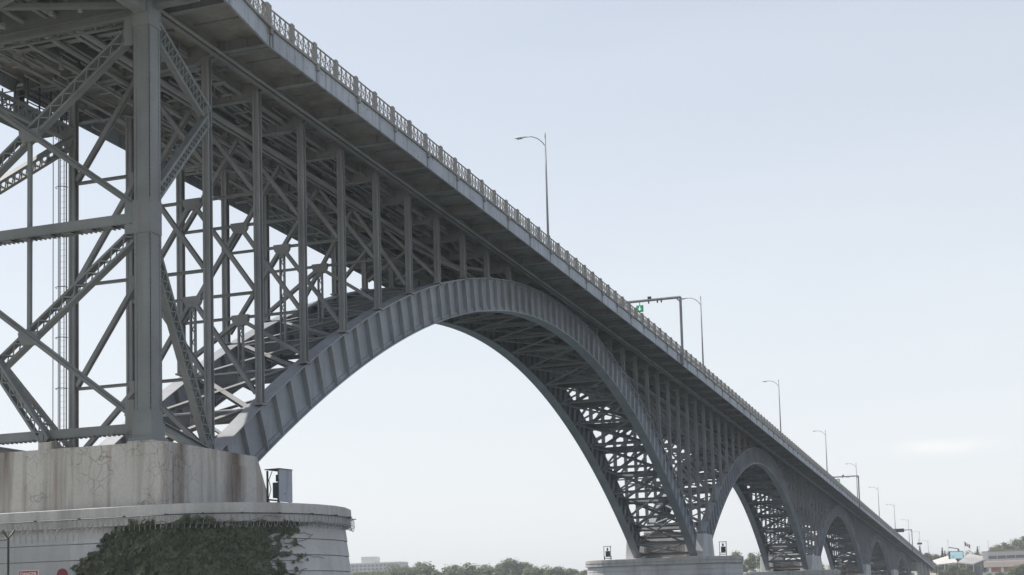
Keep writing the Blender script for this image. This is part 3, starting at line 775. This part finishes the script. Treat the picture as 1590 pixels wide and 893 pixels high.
# ------------------------------------------------------------------ razor wire, fence, danger sign, ivy at the near pier
def pier_path(off, z, xc=-3.55, hw=5.55, ys=-3.0, ns=5.15, y_start=10.0, to_angle=172):
    pts = []
    y = y_start
    while y > ys: pts.append(Vector((xc-hw-off, y, z))); y -= .06
    n = 400
    for k in range(n+1):
        t = R(to_angle)*k/n; pts.append(Vector((xc-math.cos(t)*(hw+off), ys-math.sin(t)*(ns+off), z)))
    return pts
def coil(pts, r, pitch, wob=0.05, flat=.45):
    out = []; acc = 0
    for i in range(1, len(pts)):
        d = pts[i]-pts[i-1]; L = d.length
        if L < 1e-6: continue
        d = d/L; nrm = Vector((d.y, -d.x, 0)) ; n = max(1, int(math.ceil(L/pitch*10)))
        for k in range(n):
            a = (acc + L*k/n)/pitch*2*math.pi
            rr = r*(1+wob*math.sin(a*.37)+wob*math.sin(a*.11))
            out.append(pts[i-1]+d*(L*k/n)+nrm*(math.cos(a)*rr*flat)+Vector((0,0,math.sin(a)*rr)))
        acc += L
    return out
t = thing('razor_wire', (-9.6, 3, 7.7), 'coil of razor wire strung along under the coping of the ivy covered pier', 'wire')
mb = MB(); mb.tube(coil(pier_path(.40, 7.76, to_angle=112), .28, .26, .05, .22), .013, 3, False); part('wire_coil', mb, M['galv'], t)
mb = MB(); mb.tube(pier_path(.36, 8.08)[::6], .02, 4); mb.tube(pier_path(.44, 7.72)[::6], .012, 4)
pp = pier_path(.3, 8.1)
for k in range(0, len(pp), 38):
    p = pp[k]; q = pier_path(.52, 8.1)[k]; mb.bar(p, q, .04, .04)
part('bracket_rail', mb, M['dark_metal'], t)

FX, FY0, FY1, FZ = -11.0, 13.0, 0.2, 7.31
t = thing('chain_link_fence', (FX, 4, GZ), 'chain link fence with barbed arms at the foot of the near pier', 'fence')
for y in (3.37, 6.4, 9.4, 12.6):
    mb = MB(); mb.tube([(FX,y,GZ-.1),(FX,y,FZ)], .05, 8); part('fence_post', mb, M['dark_metal'], t)
    mb = MB(); mb.bar((FX,y,FZ-.02),(FX-.34,y,FZ+.36),.045,.03); mb.bar((FX,y,FZ-.02),(FX+.34,y,FZ+.36),.045,.03)
    mb.bar((FX,y,FZ-.02),(FX,y+.36,FZ+.34),.045,.03); mb.bar((FX,y,FZ-.02),(FX,y-.36,FZ+.34),.045,.03); part('barb_arm', mb, M['dark_metal'], t)
mb = MB(); mb.tube([(FX,FY0,FZ-.06),(FX,3.37,FZ-.06)], .03, 6); part('top_rail', mb, M['dark_metal'], t)
mb = MB(); H = FZ-.1-GZ
for k in range(int((FY0-FY1+H)/.075)):
    y = FY1+k*.075
    a0, a1 = (y, GZ), (y-H, GZ+H)
    for s in (0, 1):
        p, q = [a0[0], a0[1]], [a1[0], a1[1]]
        if q[0] < FY1: q[1] -= FY1-q[0]; q[0] = FY1
        if p[0] > FY0: p[1] += p[0]-FY0; p[0] = FY0
        if p[0]-q[0] < .05: continue
        P = (FX, p[0], p[1]); Q = (FX, q[0], q[1])
        if s: P = (FX+.004, FY0+FY1-p[0], p[1]); Q = (FX+.004, FY0+FY1-q[0], q[1])
        mb.bar(P, Q, .005, .005, (1,0,0))
part('chain_link', mb, M['galv'], t, 'stuff')
mb = MB(); mb.tube(coil([Vector((FX+.15, y, FZ+.02)) for y in np.arange(3.4, -1.0, -.06)], .26, .30), .013, 3, False); part('wire_coil', mb, M['galv'], t)

SY, SZ = 2.29, 5.77          # danger sign fixed to the fence
t = thing('danger_sign', (FX-.03, SY, SZ), 'white danger sign with red heading on the fence below the pier', 'sign')
mb = MB(); mb.box(FX-.05, FX-.03, SY-.50, SY+.50, SZ-.42, SZ+.14); part('sign_plate', mb, M['white'], t)
mb = MB(); mb.box(FX-.056, FX-.051, SY-.48, SY+.48, SZ-.13, SZ+.12); part('red_band', mb, M['red'], t)
def text_mesh(body, size):
    cu = bpy.data.curves.new('lettering', 'FONT'); cu.body = body; cu.size = size; cu.align_x = 'CENTER'; cu.extrude = .002
    ob = bpy.data.objects.new('lettering', cu); col.objects.link(ob)
    bpy.context.view_layer.update(); dg = bpy.context.evaluated_depsgraph_get()
    me = bpy.data.meshes.new_from_object(ob.evaluated_get(dg)); bpy.data.objects.remove(ob); bpy.data.curves.remove(cu)
    return me
me = text_mesh('DANGER', .22); me.materials.clear(); me.materials.append(M['white'])
o = bpy.data.objects.new('lettering', me); col.objects.link(o); o.parent = t
o.location = (-.031, 0, -.085); o.rotation_euler = (R(90), 0, R(-90)); o.scale = (.95, 1, 1)
t = thing('red_marker', (FX-.3, .35, GZ), 'dark red round topped marker board low in front of the pier beside the ivy', 'marker')
mb = MB(); mb.tube([(FX-.3,.35,GZ),(FX-.3,.35,5.5)], .04, 6); part('post', mb, M['dark_metal'], t)
mb = MB(); mb.prism([(.35+.27*math.cos(R(k)), 5.66+.27*math.sin(R(k))) for k in range(0, 360, 30)], 'x', FX-.36, FX-.33); part('board', mb, M['maroon'], t)

# ivy over the pier shaft
t = thing('ivy', (-9.6, -2.5, GZ), 'dense green ivy climbing over the near pier shaft with runners trailing right', 'plant')
ol_n = 1400
path = pier_path(0.0, 0, y_start=4.2, to_angle=178)
seg = [0.0]
for i in range(1, len(path)): seg.append(seg[-1]+(path[i]-path[i-1]).length)
TOT = seg[-1]
import bisect
def on_pier(s, z):
    i = min(len(path)-2, max(0, bisect.bisect_left(seg, s)-1)); f = (s-seg[i])/max(1e-6, seg[i+1]-seg[i])
    p = path[i].lerp(path[i+1], f).copy(); p.z = z; d = (path[i+1]-path[i]).normalized(); nrm = Vector((d.y, -d.x, 0))
    if nrm.dot(Vector((p.x+3.55, p.y-4, 0))) < 0: nrm = -nrm
    off = .02 + .10*(7.7-z)/.7*.75 + .02 if z < 7.7 else .28
    return p + nrm*off, nrm, d
def hsh(a, b):
    v = math.sin(a*12.9898+b*78.233)*43758.5453; return v-math.floor(v)
def vnoise(x, y):
    xi, yi = math.floor(x), math.floor(y); fx, fy = x-xi, y-yi; fx = fx*fx*(3-2*fx); fy = fy*fy*(3-2*fy)
    return (hsh(xi,yi)*(1-fx)+hsh(xi+1,yi)*fx)*(1-fy)+(hsh(xi,yi+1)*(1-fx)+hsh(xi+1,yi+1)*fx)*fy
S1 = 7.2                       # start of the rounded nose along the path
def density(s, z):
    left = 1.9 + max(0, (z-4.6))*1.05 + 1.0*(vnoise(s*2, z*4)-.5) + .5*(vnoise(s*6, z*11)-.5)
    if s < left: return 0
    u = (s-9.6)/5.0                                     # thinning to the right
    top = 7.72 + .45*(vnoise(s*1.3, 3.1)-.35)+.35*(vnoise(s*5.3, 1.7)-.5)
    if s < 7: top = 7.45+.5*vnoise(s*3, 1)
    if z > top: return 0
    d = 1.25 if s < 9.6 else max(0.0, 1.25-(s-9.6)*.24)
    n = vnoise(s*1.1, z*3.4)*.6+vnoise(s*3.1, z*7)*.4
    streak = .55*max(0, 1-abs(((z-5.56+.02) % .70)-.05)/.12) if s > 9 else 0     # runs along the joints
    if s > 9.2: d += .5*max(0, 1-abs(z-7.45)/.38)*(1 if s < 13.2 else 0); n = n*.45+.75*vnoise(s*5.5+z*1.2, z*9)
    return d*1.0 - n*1.05*(0.35 if s < 8.8 else 1.0) + streak*(max(0, 1-(s-9)/5.2)) - (0.4 if s > 13.6 else 0)
mb = MB(); cnt = 0
for _ in range(110000):
    s = random.uniform(1.5, 16.2); z = random.uniform(GZ, 8.5)
    if density(s, z) < random.random()*.55: continue
    p, nr, d = on_pier(s, z)
    thick = .05 + (.20*vnoise(s*1.7, z*2.1)**1.5 + .16*vnoise(s*5, z*6)) * (1 if s < 9.5 else max(.15, 1-(s-9.5)*.3))
    p = p + nr*thick*random.random()**.5
    up = Vector((random.uniform(-.6,.6), random.uniform(-.6,.6), -1)); ax = (nr*random.uniform(.5,1.2)+Vector((random.uniform(-.5,.5), random.uniform(-.5,.5), random.uniform(0,.7)))).normalized()
    a = ax.cross(up).normalized(); bq = a.cross(ax); r = random.uniform(.045, .105)
    mb.add([p+bq*r*1.3, p+a*r, p-bq*r*.9, p-a*r], [(0,1,2,3)]); cnt += 1
part('leaves', mb, M['ivy'], t, 'stuff')
mb = MB()
for k in range(60):
    s = random.uniform(6, 12); z = random.uniform(4, 7.8); pts = []
    for j in range(14):
        p, nr, d = on_pier(min(s, 16), min(z, 8.4)); pts.append(p+nr*.03); s += random.uniform(.1, .32); z += random.uniform(-.10, .12)
    mb.tube(pts, .012, 4)
part('stems', mb, M['bark'], t, 'stuff')

# ------------------------------------------------------------------ trees
def leaf_crown(h, w, n, lobes, leaf, seed, conif=False):
    rg = random.Random(seed); mb = MB(); L = []
    for k in range(lobes):
        a = rg.uniform(0, 2*math.pi); q = rg.random()**.6*w*.36; z = h*(.30+.58*rg.random()); q *= 1.3-.85*abs(z/h-.5)/.4
        L.append((math.cos(a)*q, math.sin(a)*q, z, w*rg.uniform(.09, .19)))
    for _ in range(n):
        if conif:
            f = rg.random(); z = h*(.12+.88*f); rr = w*.5*(1-f)**.8*(.55+.45*math.sin(f*38)**2)*rg.random()**.4; a = rg.uniform(0, 2*math.pi)
            p = Vector((math.cos(a)*rr, math.sin(a)*rr, z-rr*.25)); nn = Vector((math.cos(a), math.sin(a), .9))
        else:
            lx, ly, lz, lr = L[rg.randrange(lobes)]
            v = Vector((rg.gauss(0,1), rg.gauss(0,1), rg.gauss(0,1))).normalized(); k = rg.random()**.30*(1 if rg.random() < .85 else rg.uniform(1.1, 1.5))
            p = Vector((lx, ly, lz))+v*lr*k*Vector((1,1,.85)).length/1.66; nn = v+Vector((0,0,.5))
        nn = (nn+Vector((rg.uniform(-.7,.7), rg.uniform(-.7,.7), rg.uniform(-.7,.7)))).normalized()
        a = nn.cross(Vector((rg.random()-.5, rg.random()-.5, rg.random()-.5))).normalized(); b = nn.cross(a); r = leaf*rg.uniform(.6, 1.3)
        mb.add([p+a*r, p+b*r*.7, p-a*r*.8, p-b*r*.7], [(0,1,2,3)])
    return mb, L
def trunk_mb(h, w, L, seed):
    rg = random.Random(seed); mb = MB(); mb.tube([(0,0,-1.5),(rg.uniform(-.2,.2),rg.uniform(-.2,.2),h*.3),(rg.uniform(-.5,.5),rg.uniform(-.5,.5),h*.72)], .035*w, 7, r1=.008*w)
    for lx, ly, lz, lr in L[:7]: mb.tube([(0,0,h*.25),(lx*.5,ly*.5,h*.25+(lz-h*.25)*.6),(lx,ly,lz)], .014*w, 5, r1=.004*w)
    return mb
protos = []
for k in range(7):
    h = [15,18,13,16,20,12,17][k]; w = [13,12,14,11,13,12,15][k]
    cmb, L = leaf_crown(h, w, 3200, [22,26,20,19,28,18,27][k], .40, 100+k)
    protos.append((mesh_of(cmb, 'crown', M['leaf']), mesh_of(cmb, 'crown', M['leaf_light']), mesh_of(trunk_mb(h, w, L, k), 'trunk', M['bark']), h))
cmb, _L = leaf_crown(16, 6.5, 2600, 1, .34, 77, True); con_me = mesh_of(cmb, 'crown', M['conifer']); con_tr = mesh_of(trunk_mb(16, 7, [], 3), 'trunk', M['bark'])
def tree(name, x, y, h, label, group, k=0, light=False, wide=1.0, conif=False):
    t = thing(name, (x, y, bank_z(x, y)-.2), label, 'tree', group, random.uniform(0, 6.28))
    if conif: a, tr, hh = con_me, con_tr, 16
    else: p = protos[k % 7]; a, tr, hh = (p[1] if light else p[0]), p[2], p[3]
    s = h/hh; t.scale = (s*wide, s*wide, s)
    for nme, me in (('trunk', tr), ('crown', a)): o = bpy.data.objects.new(nme, me); col.objects.link(o); o.parent = t
    return t
TG = 'trees along the far bank'
def kinds(h, light, conif): return None
# left bank row (seen through and left of the first arch)
row = []
_rr = random.Random(21); y = 322; j = 0
tops = [24.5,25,25.5,26,27,27.5,28.5,29,28,26.5,25.5,26.5,27.5,27,28.5,28,27,25,23.5,23,23,22.5,22.5]
while y > 110:
    f = (322-y)/(322-165)*len(tops); zt_ = tops[min(len(tops)-1, int(f))]
    x = 652+_rr.uniform(-4, 10); row.append((x, y+_rr.uniform(-2, 2), zt_-bank_z(x, y)+_rr.uniform(-2.2, .9), _rr.randrange(7), 1 if j % 3 == 1 else 0))
    if j % 2 == 0:
        x = 694+_rr.uniform(-6, 10); row.append((x, y*1.065, zt_+1.2-bank_z(x, y)-_rr.uniform(-1.5, 3), _rr.randrange(7), 0 if j % 4 else 1))
    y -= _rr.uniform(6.0, 9.0); j += 1
ordn = ['first', 'second', 'third', 'fourth', 'fifth', 'sixth', 'seventh', 'eighth', 'ninth', 'tenth', 'eleventh', 'twelfth', 'thirteenth', 'fourteenth', 'fifteenth', 'sixteenth', 'seventeenth', 'eighteenth', 'nineteenth', 'twentieth', 'twenty-first', 'twenty-second', 'twenty-third', 'twenty-fourth', 'twenty-fifth', 'twenty-sixth', 'twenty-seventh', 'twenty-eighth', 'twenty-ninth', 'thirtieth', 'thirty-first', 'thirty-second']
row.sort(key=lambda q: -q[1])
cf = cb = 0
for i, (x, y, h, k, li) in enumerate(row):
    kind_ = 'pale green tree' if li else 'dark green tree'
    if x < 680: lab = kind_ + ', ' + ordn[cf] + ' from left in the front bank row under the first arch'; cf += 1
    else: lab = kind_ + ', ' + ordn[cb] + ' from left in the taller back row beyond the river'; cb += 1
    tree('broadleaf_tree', x, y, h, lab, TG, k, bool(li), random.uniform(1.35, 1.65))
for (x, y, h, k, li, lab) in ((655,88,21,4,0,'tall rounded tree filling the gap right of the second pier'),(668,98,19,1,1,'pale tree just right of the dark box on the second pier'),
        (650,78,23,3,1,'tallest pale tree in the opening of the second arch'),(690,84,22,6,0,'dark tree behind the others in the opening of the second arch'),(655,66,16,0,0,'low dark tree at the right leg of the second arch'),
        (660,108,17,2,0,'dark tree hidden mostly behind the second pier'),(650,55,15,5,1,'pale tree showing in the narrow third arch opening'),(655,44,14,0,0,'dark tree behind the third arch leg')):
    tree('broadleaf_tree', x, y, h, lab, None, k, bool(li))
for (x, y, zt, k, li, lab) in ((700,7,26.3,0,0,'dark tree right beside the far end of the bridge'),(725,5.4,25.0,3,1,'pale tree beyond the far end of the bridge, left of the conifer'),(745,2.8,25.3,1,0,'dark broad tree behind the left wing of the white canopy'),
        (760,-4.3,27.2,4,0,'round tree directly behind the blue screen'),(780,-9.5,26.3,2,1,'pale tree between the blue screen and the red flag'),(760,-16.6,26.8,6,0,'dark tree behind the red flag'),
        (820,-22.5,28.5,0,0,'dark tree on the hill just right of the red flag'),(820,-28,30.4,5,1,'pale tree on the hill above the left end of the long building'),(840,-33.5,34,4,0,'tall dark tree on the hill above the middle of the long building'),
        (845,-39,35.6,1,0,'broad dark tree on the hill crest at the right edge'),(840,-45,37.4,4,0,'tallest tree on the hill at the right edge of the picture'),(850,-51,36,3,1,'pale hill tree at the right edge behind the tallest one'),
        (800,-41,29.5,2,0,'low bushy dark tree on the slope behind the long building, right'),(800,-34,28.6,6,1,'pale low tree on the slope behind the long building, centre'),(800,-27,27.6,5,0,'dark low tree on the slope behind the left end of the long building')):
    tree('broadleaf_tree', x, y, zt-bank_z(x, y), lab, None, k, bool(li), 1.0)
for (x, y, zt, lab) in ((730,-1.5,27.6,'dark conifer standing behind the left wing of the white canopy'),(735,-2.6,26.0,'shorter dark conifer touching the right side of the first one'),(690,7.6,27.6,'slim conifer rising right at the end of the bridge'),(765,-18.8,28.6,'pointed conifer right of the red flag')):
    tree('conifer_tree', x, y, zt-bank_z(x, y), lab, None, 0, False, .8, True)
def bush(x, y, zt, lab, k, li): 
    t = tree('bush', x, y, zt-bank_z(x, y), lab, None, k, li, 1.25); t['category'] = 'bush'
for a in ((655,-6.6,15.8,'green bush below the left wing of the white canopy',0,False),(650,-10.6,17.6,'tall dark bush below the blue screen',3,False),(655,-14.6,15.6,'pale bush at the foot of the flagpole',5,True),
          (650,-33.7,14.2,'low bush left of the bright shrubs by the long building',2,False),(650,-37.6,16.2,'pale bush in front of the long building, second from right edge',6,True),(650,-42,16.6,'dark bush in front of the long building at the right edge',1,False),
          (645,-26,12.8,'low pale shrub under the right tip of the white canopy',4,True)): bush(*a)

# ------------------------------------------------------------------ far buildings
M['roof_white'] = flat('white_roof', (0.56, 0.53, 0.515), 0.7, .08, .4)
M['wall_grey'] = flat('grey_wall', (0.30, 0.31, 0.33), 0.7, .1, .3)
M['wall_pale'] = flat('pale_wall', (0.62, 0.62, 0.60), 0.7, .06, .3)
M['brown_roof'] = flat('brown_roof', (0.26, 0.22, 0.20), 0.8, .1, .4)
M['brick'] = flat('red_brick', (0.38, 0.13, 0.07), 0.8, .2, 1.5)
mt, nt, b = nodes('window_glass', 0.08, spec=0.6); b.inputs['Base Color'].default_value = (0.06, 0.08, 0.10, 1); M['glass'] = mt
M['screen'] = flat('video_screen', (0.25, 0.42, 0.46), 0.4, .1, .3, emit=((0.55, 0.82, 0.88), 0.38))
t = thing('canopy_building', (680, -11, 10.5), 'building under a white folded gull wing canopy roof on the far bank', 'building')
def slab(name, quad, th, mat, par):
    mb = MB(); q = [Vector(p) for p in quad]; mb.add([p-Vector((0,0,th)) for p in q]+q, BOXF); return part(name, mb, mat, par)
slab('roof_wing', [(666,-11.6,18.0),(664,-18.6,17.0),(690,-26.2,20.5),(694,-15.7,22.7)], .5, M['roof_white'], t)
slab('roof_wing', [(664,-2.0,17.2),(666,-11.4,18.0),(694,-7.9,22.7),(688,1.5,19.8)], .5, M['roof_white'], t)
for k in range(9):                              # standing seams of the two wings
    for q in (((666,-11.6,18.0),(664,-18.6,17.0),(690,-26.2,20.5),(694,-15.7,22.7)), ((664,-2.0,17.2),(666,-11.4,18.0),(694,-7.9,22.7),(688,1.5,19.8))):
        f = (k+.5)/9; q = [Vector(p) for p in q]; mb = MB(); mb.bar(q[0].lerp(q[1], f)+Vector((0,0,.05)), q[3].lerp(q[2], f)+Vector((0,0,.05)), .16, .22); part('roof_seam', mb, M['wall_pale'], t)
slab('entrance_roof', [(672,3.6,17.2),(672,-1.6,17.2),(682,-1.6,17.3),(682,3.6,17.3)], .5, M['roof_white'], t)
mb = MB(); mb.box(674,690,-22.4,-1.2,10,16.6); part('wall', mb, M['wall_grey'], t)
for y in (-3.2, -6.6, -10, -13.4, -16.8, -20.2):
    mb = MB(); mb.box(673.8,674.05,y-1.4,y+1.4,11.2,16.0); part('window', mb, M['glass'], t)
for y in (-4.9, -11.7, -15.1, -18.5):
    mb = MB(); mb.tube([(671.5,y,9.5),(671.5,y,17.3 if y > -18 else 17.0)], .22, 8); part('roof_column', mb, M['white'], t)
t = thing('long_building', (690, -45, 10.5), 'long low building with a pale upper storey and brown lower roof at the right edge', 'building')
mb = MB(); mb.box(682,712,-90,-22.8,10,22.9); part('wall', mb, M['wall_pale'], t)
mb = MB(); mb.box(681.6,712.4,-90.4,-22.4,22.9,23.25); part('parapet', mb, M['wall_grey'], t)
for k in range(14):
    y = -27.6-4.3*k; mb = MB(); mb.box(681.7,682.1,y-1.95,y+1.95,19.4,20.9); part('window', mb, M['glass'], t)
    mb = MB(); mb.box(681.75,682.05,y-1.98,y+1.98,21.2,22.6); part('wall_panel', mb, M['roof_white'], t)
mb = MB(); mb.prism([(666,15.0),(682,15.0),(682,18.4),(668,17.6)], 'y', -90, -23.4); part('lower_roof', mb, M['brown_roof'], t)
mb = MB(); mb.box(668,682,-90,-24.5,10,15); part('lower_wall', mb, M['wall_grey'], t)
for y0, y1 in ((-31.0,-27.2),(-36,-33)): mb = MB(); mb.box(667.7,668.1,y0,y1,12.3,15.0); part('brick_panel', mb, M['brick'], t)
for y in (-26.2,-32.0,-37.5,-41,-45): mb = MB(); mb.box(667.6,668,y-.6,y+.6,11,14.9); part('pillar', mb, M['white'], t)
t = thing('low_wall', (652, -36, 10), 'pale low wall in front of the long building', 'wall'); mb = MB(); mb.box(651.6,652.2,-60,-23,8,12.4); part('panel', mb, M['wall_pale'], t)
t = thing('apartment_building', (1115, 508, 12), 'pale distant apartment block with a square rooftop plant room above the trees', 'building')
mb = MB(); mb.box(1100,1118,484,548,10,43.2); part('wall', mb, M['wall_grey'], t)
mb = MB(); mb.box(1099.6,1118.4,483.6,548.4,43.2,43.9); part('parapet', mb, M['wall_pale'], t)
mb = MB(); mb.box(1101,1114,510.3,523,43.9,49.4); part('plant_room', mb, M['wall_pale'], t)
for f in range(4):
    for k in range(16):
        y = 487+4*k; z = 41.0-3.1*f; mb = MB(); mb.box(1099.85,1100.1,y-1.1,y+1.1,z-.9,z+.9); part('window', mb, M['glass'], t)
# billboard screen on its mast, dark bent pole
t = thing('video_billboard', (679, -10.3, 11), 'pale blue video screen on a mast in front of the white canopy', 'billboard')
mb = MB(); mb.box(678.6,679.4,-13.9,-6.8,19.7,23.8); part('cabinet', mb, M['black'], t)
mb = MB(); mb.box(678.50,678.59,-13.6,-7.6,20.1,23.5); sc_ = part('screen', mb, M['screen'], t)
me = text_mesh('25', 1.7); me.materials.clear(); me.materials.append(M['black'])
o = bpy.data.objects.new('lettering', me); col.objects.link(o); o.parent = sc_
o.location = Vector((678.48, -8.9, 20.5)) - Vector((679,-10.3,11)); o.rotation_euler = (R(90), 0, R(-90))
mb = MB(); mb.tube([(679.2,-10.9,9.5),(679.2,-10.9,19.8)], .35, 8); part('mast', mb, M['dark_metal'], t)
mb = MB(); mb.bar((679,-11.8,23.7),(679,-11.4,25.0),.8,.8); mb.bar((679,-11.4,25.0),(679,-7.0,25.9),.45,.45); part('bent_arm', mb, M['dark_metal'], t)
t = thing('flagpole', (676, -14.7, 11), 'white flagpole flying a red and white flag over the white canopy', 'flagpole')
mb = MB(); mb.tube([(676,-14.7,9.5),(676,-14.7,28.7)], .16, 8); part('pole', mb, M['white'], t)
mb = MB(); 
def flagpt(u, v): return (676+.35*math.sin(u*5), -14.8-2.6*u, 28.3-3.0*u*.55-1.9*v)
for u0, u1, mi in ((0,.27,0),(.27,.73,1),(.73,1,0)):
    for a in range(3):
        ua = u0+(u1-u0)*a/3; ub = u0+(u1-u0)*(a+1)/3
        mb.add([flagpt(ua,0),flagpt(ub,0),flagpt(ub,1),flagpt(ua,1)], [(0,1,2,3)], mi)
mb2 = MB(); part('flag', mb, [M['red'], M['white']], t)
mb = MB(); leaf = [(0,.5),(.1,.25),(.3,.32),(.22,.05),(.45,-.02),(.2,-.25),(.03,-.22),(.03,-.5),(-.03,-.5),(-.03,-.22),(-.2,-.25),(-.45,-.02),(-.22,.05),(-.3,.32),(-.1,.25)]
cx, cy, cz = flagpt(.5,.5); mb.prism([(cy+p[0]*1.1, cz+p[1]*1.3) for p in leaf], 'x', cx-.42, cx-.40); part('maple_leaf', mb, M['red'], t)
for (y, zt, lb) in ((-6.5,29.8,'thin tall pole left of the blue screen'),(-25.9,28.6,'thin pole rising behind the long building'),(-21.5,26.0,'short thin pole just right of the canopy ridge')):
    t = thing('mast', (684, y, 11), lb, 'pole'); mb = MB(); mb.tube([(684,y,9.5),(684,y,zt)], .13, 6, r1=.07); part('pole', mb, M['galv'], t)
    mb = MB(); mb.box(683.8,684.2,y-.25,y+.25,zt-.1,zt+.1); part('fitting', mb, M['galv'], t)

# ------------------------------------------------------------------ summer haze over the river
hz_m = bpy.data.materials.new('haze'); hz_m.use_nodes = True; hn = hz_m.node_tree
for n_ in list(hn.nodes):
    if n_.type != 'OUTPUT_MATERIAL': hn.nodes.remove(n_)
pv = hn.nodes.new('ShaderNodeVolumePrincipled'); pv.inputs['Color'].default_value = (0.93, 0.96, 1.0, 1); pv.inputs['Density'].default_value = 0.00028
pv.inputs['Anisotropy'].default_value = 0.2
hn.links.new(pv.outputs[0], [n_ for n_ in hn.nodes if n_.type == 'OUTPUT_MATERIAL'][0].inputs['Volume'])
mb = MB(); mb.box(-9100, 9100, -9100, 9100, -3, 62); part('haze', mb, hz_m, None, 'stuff')
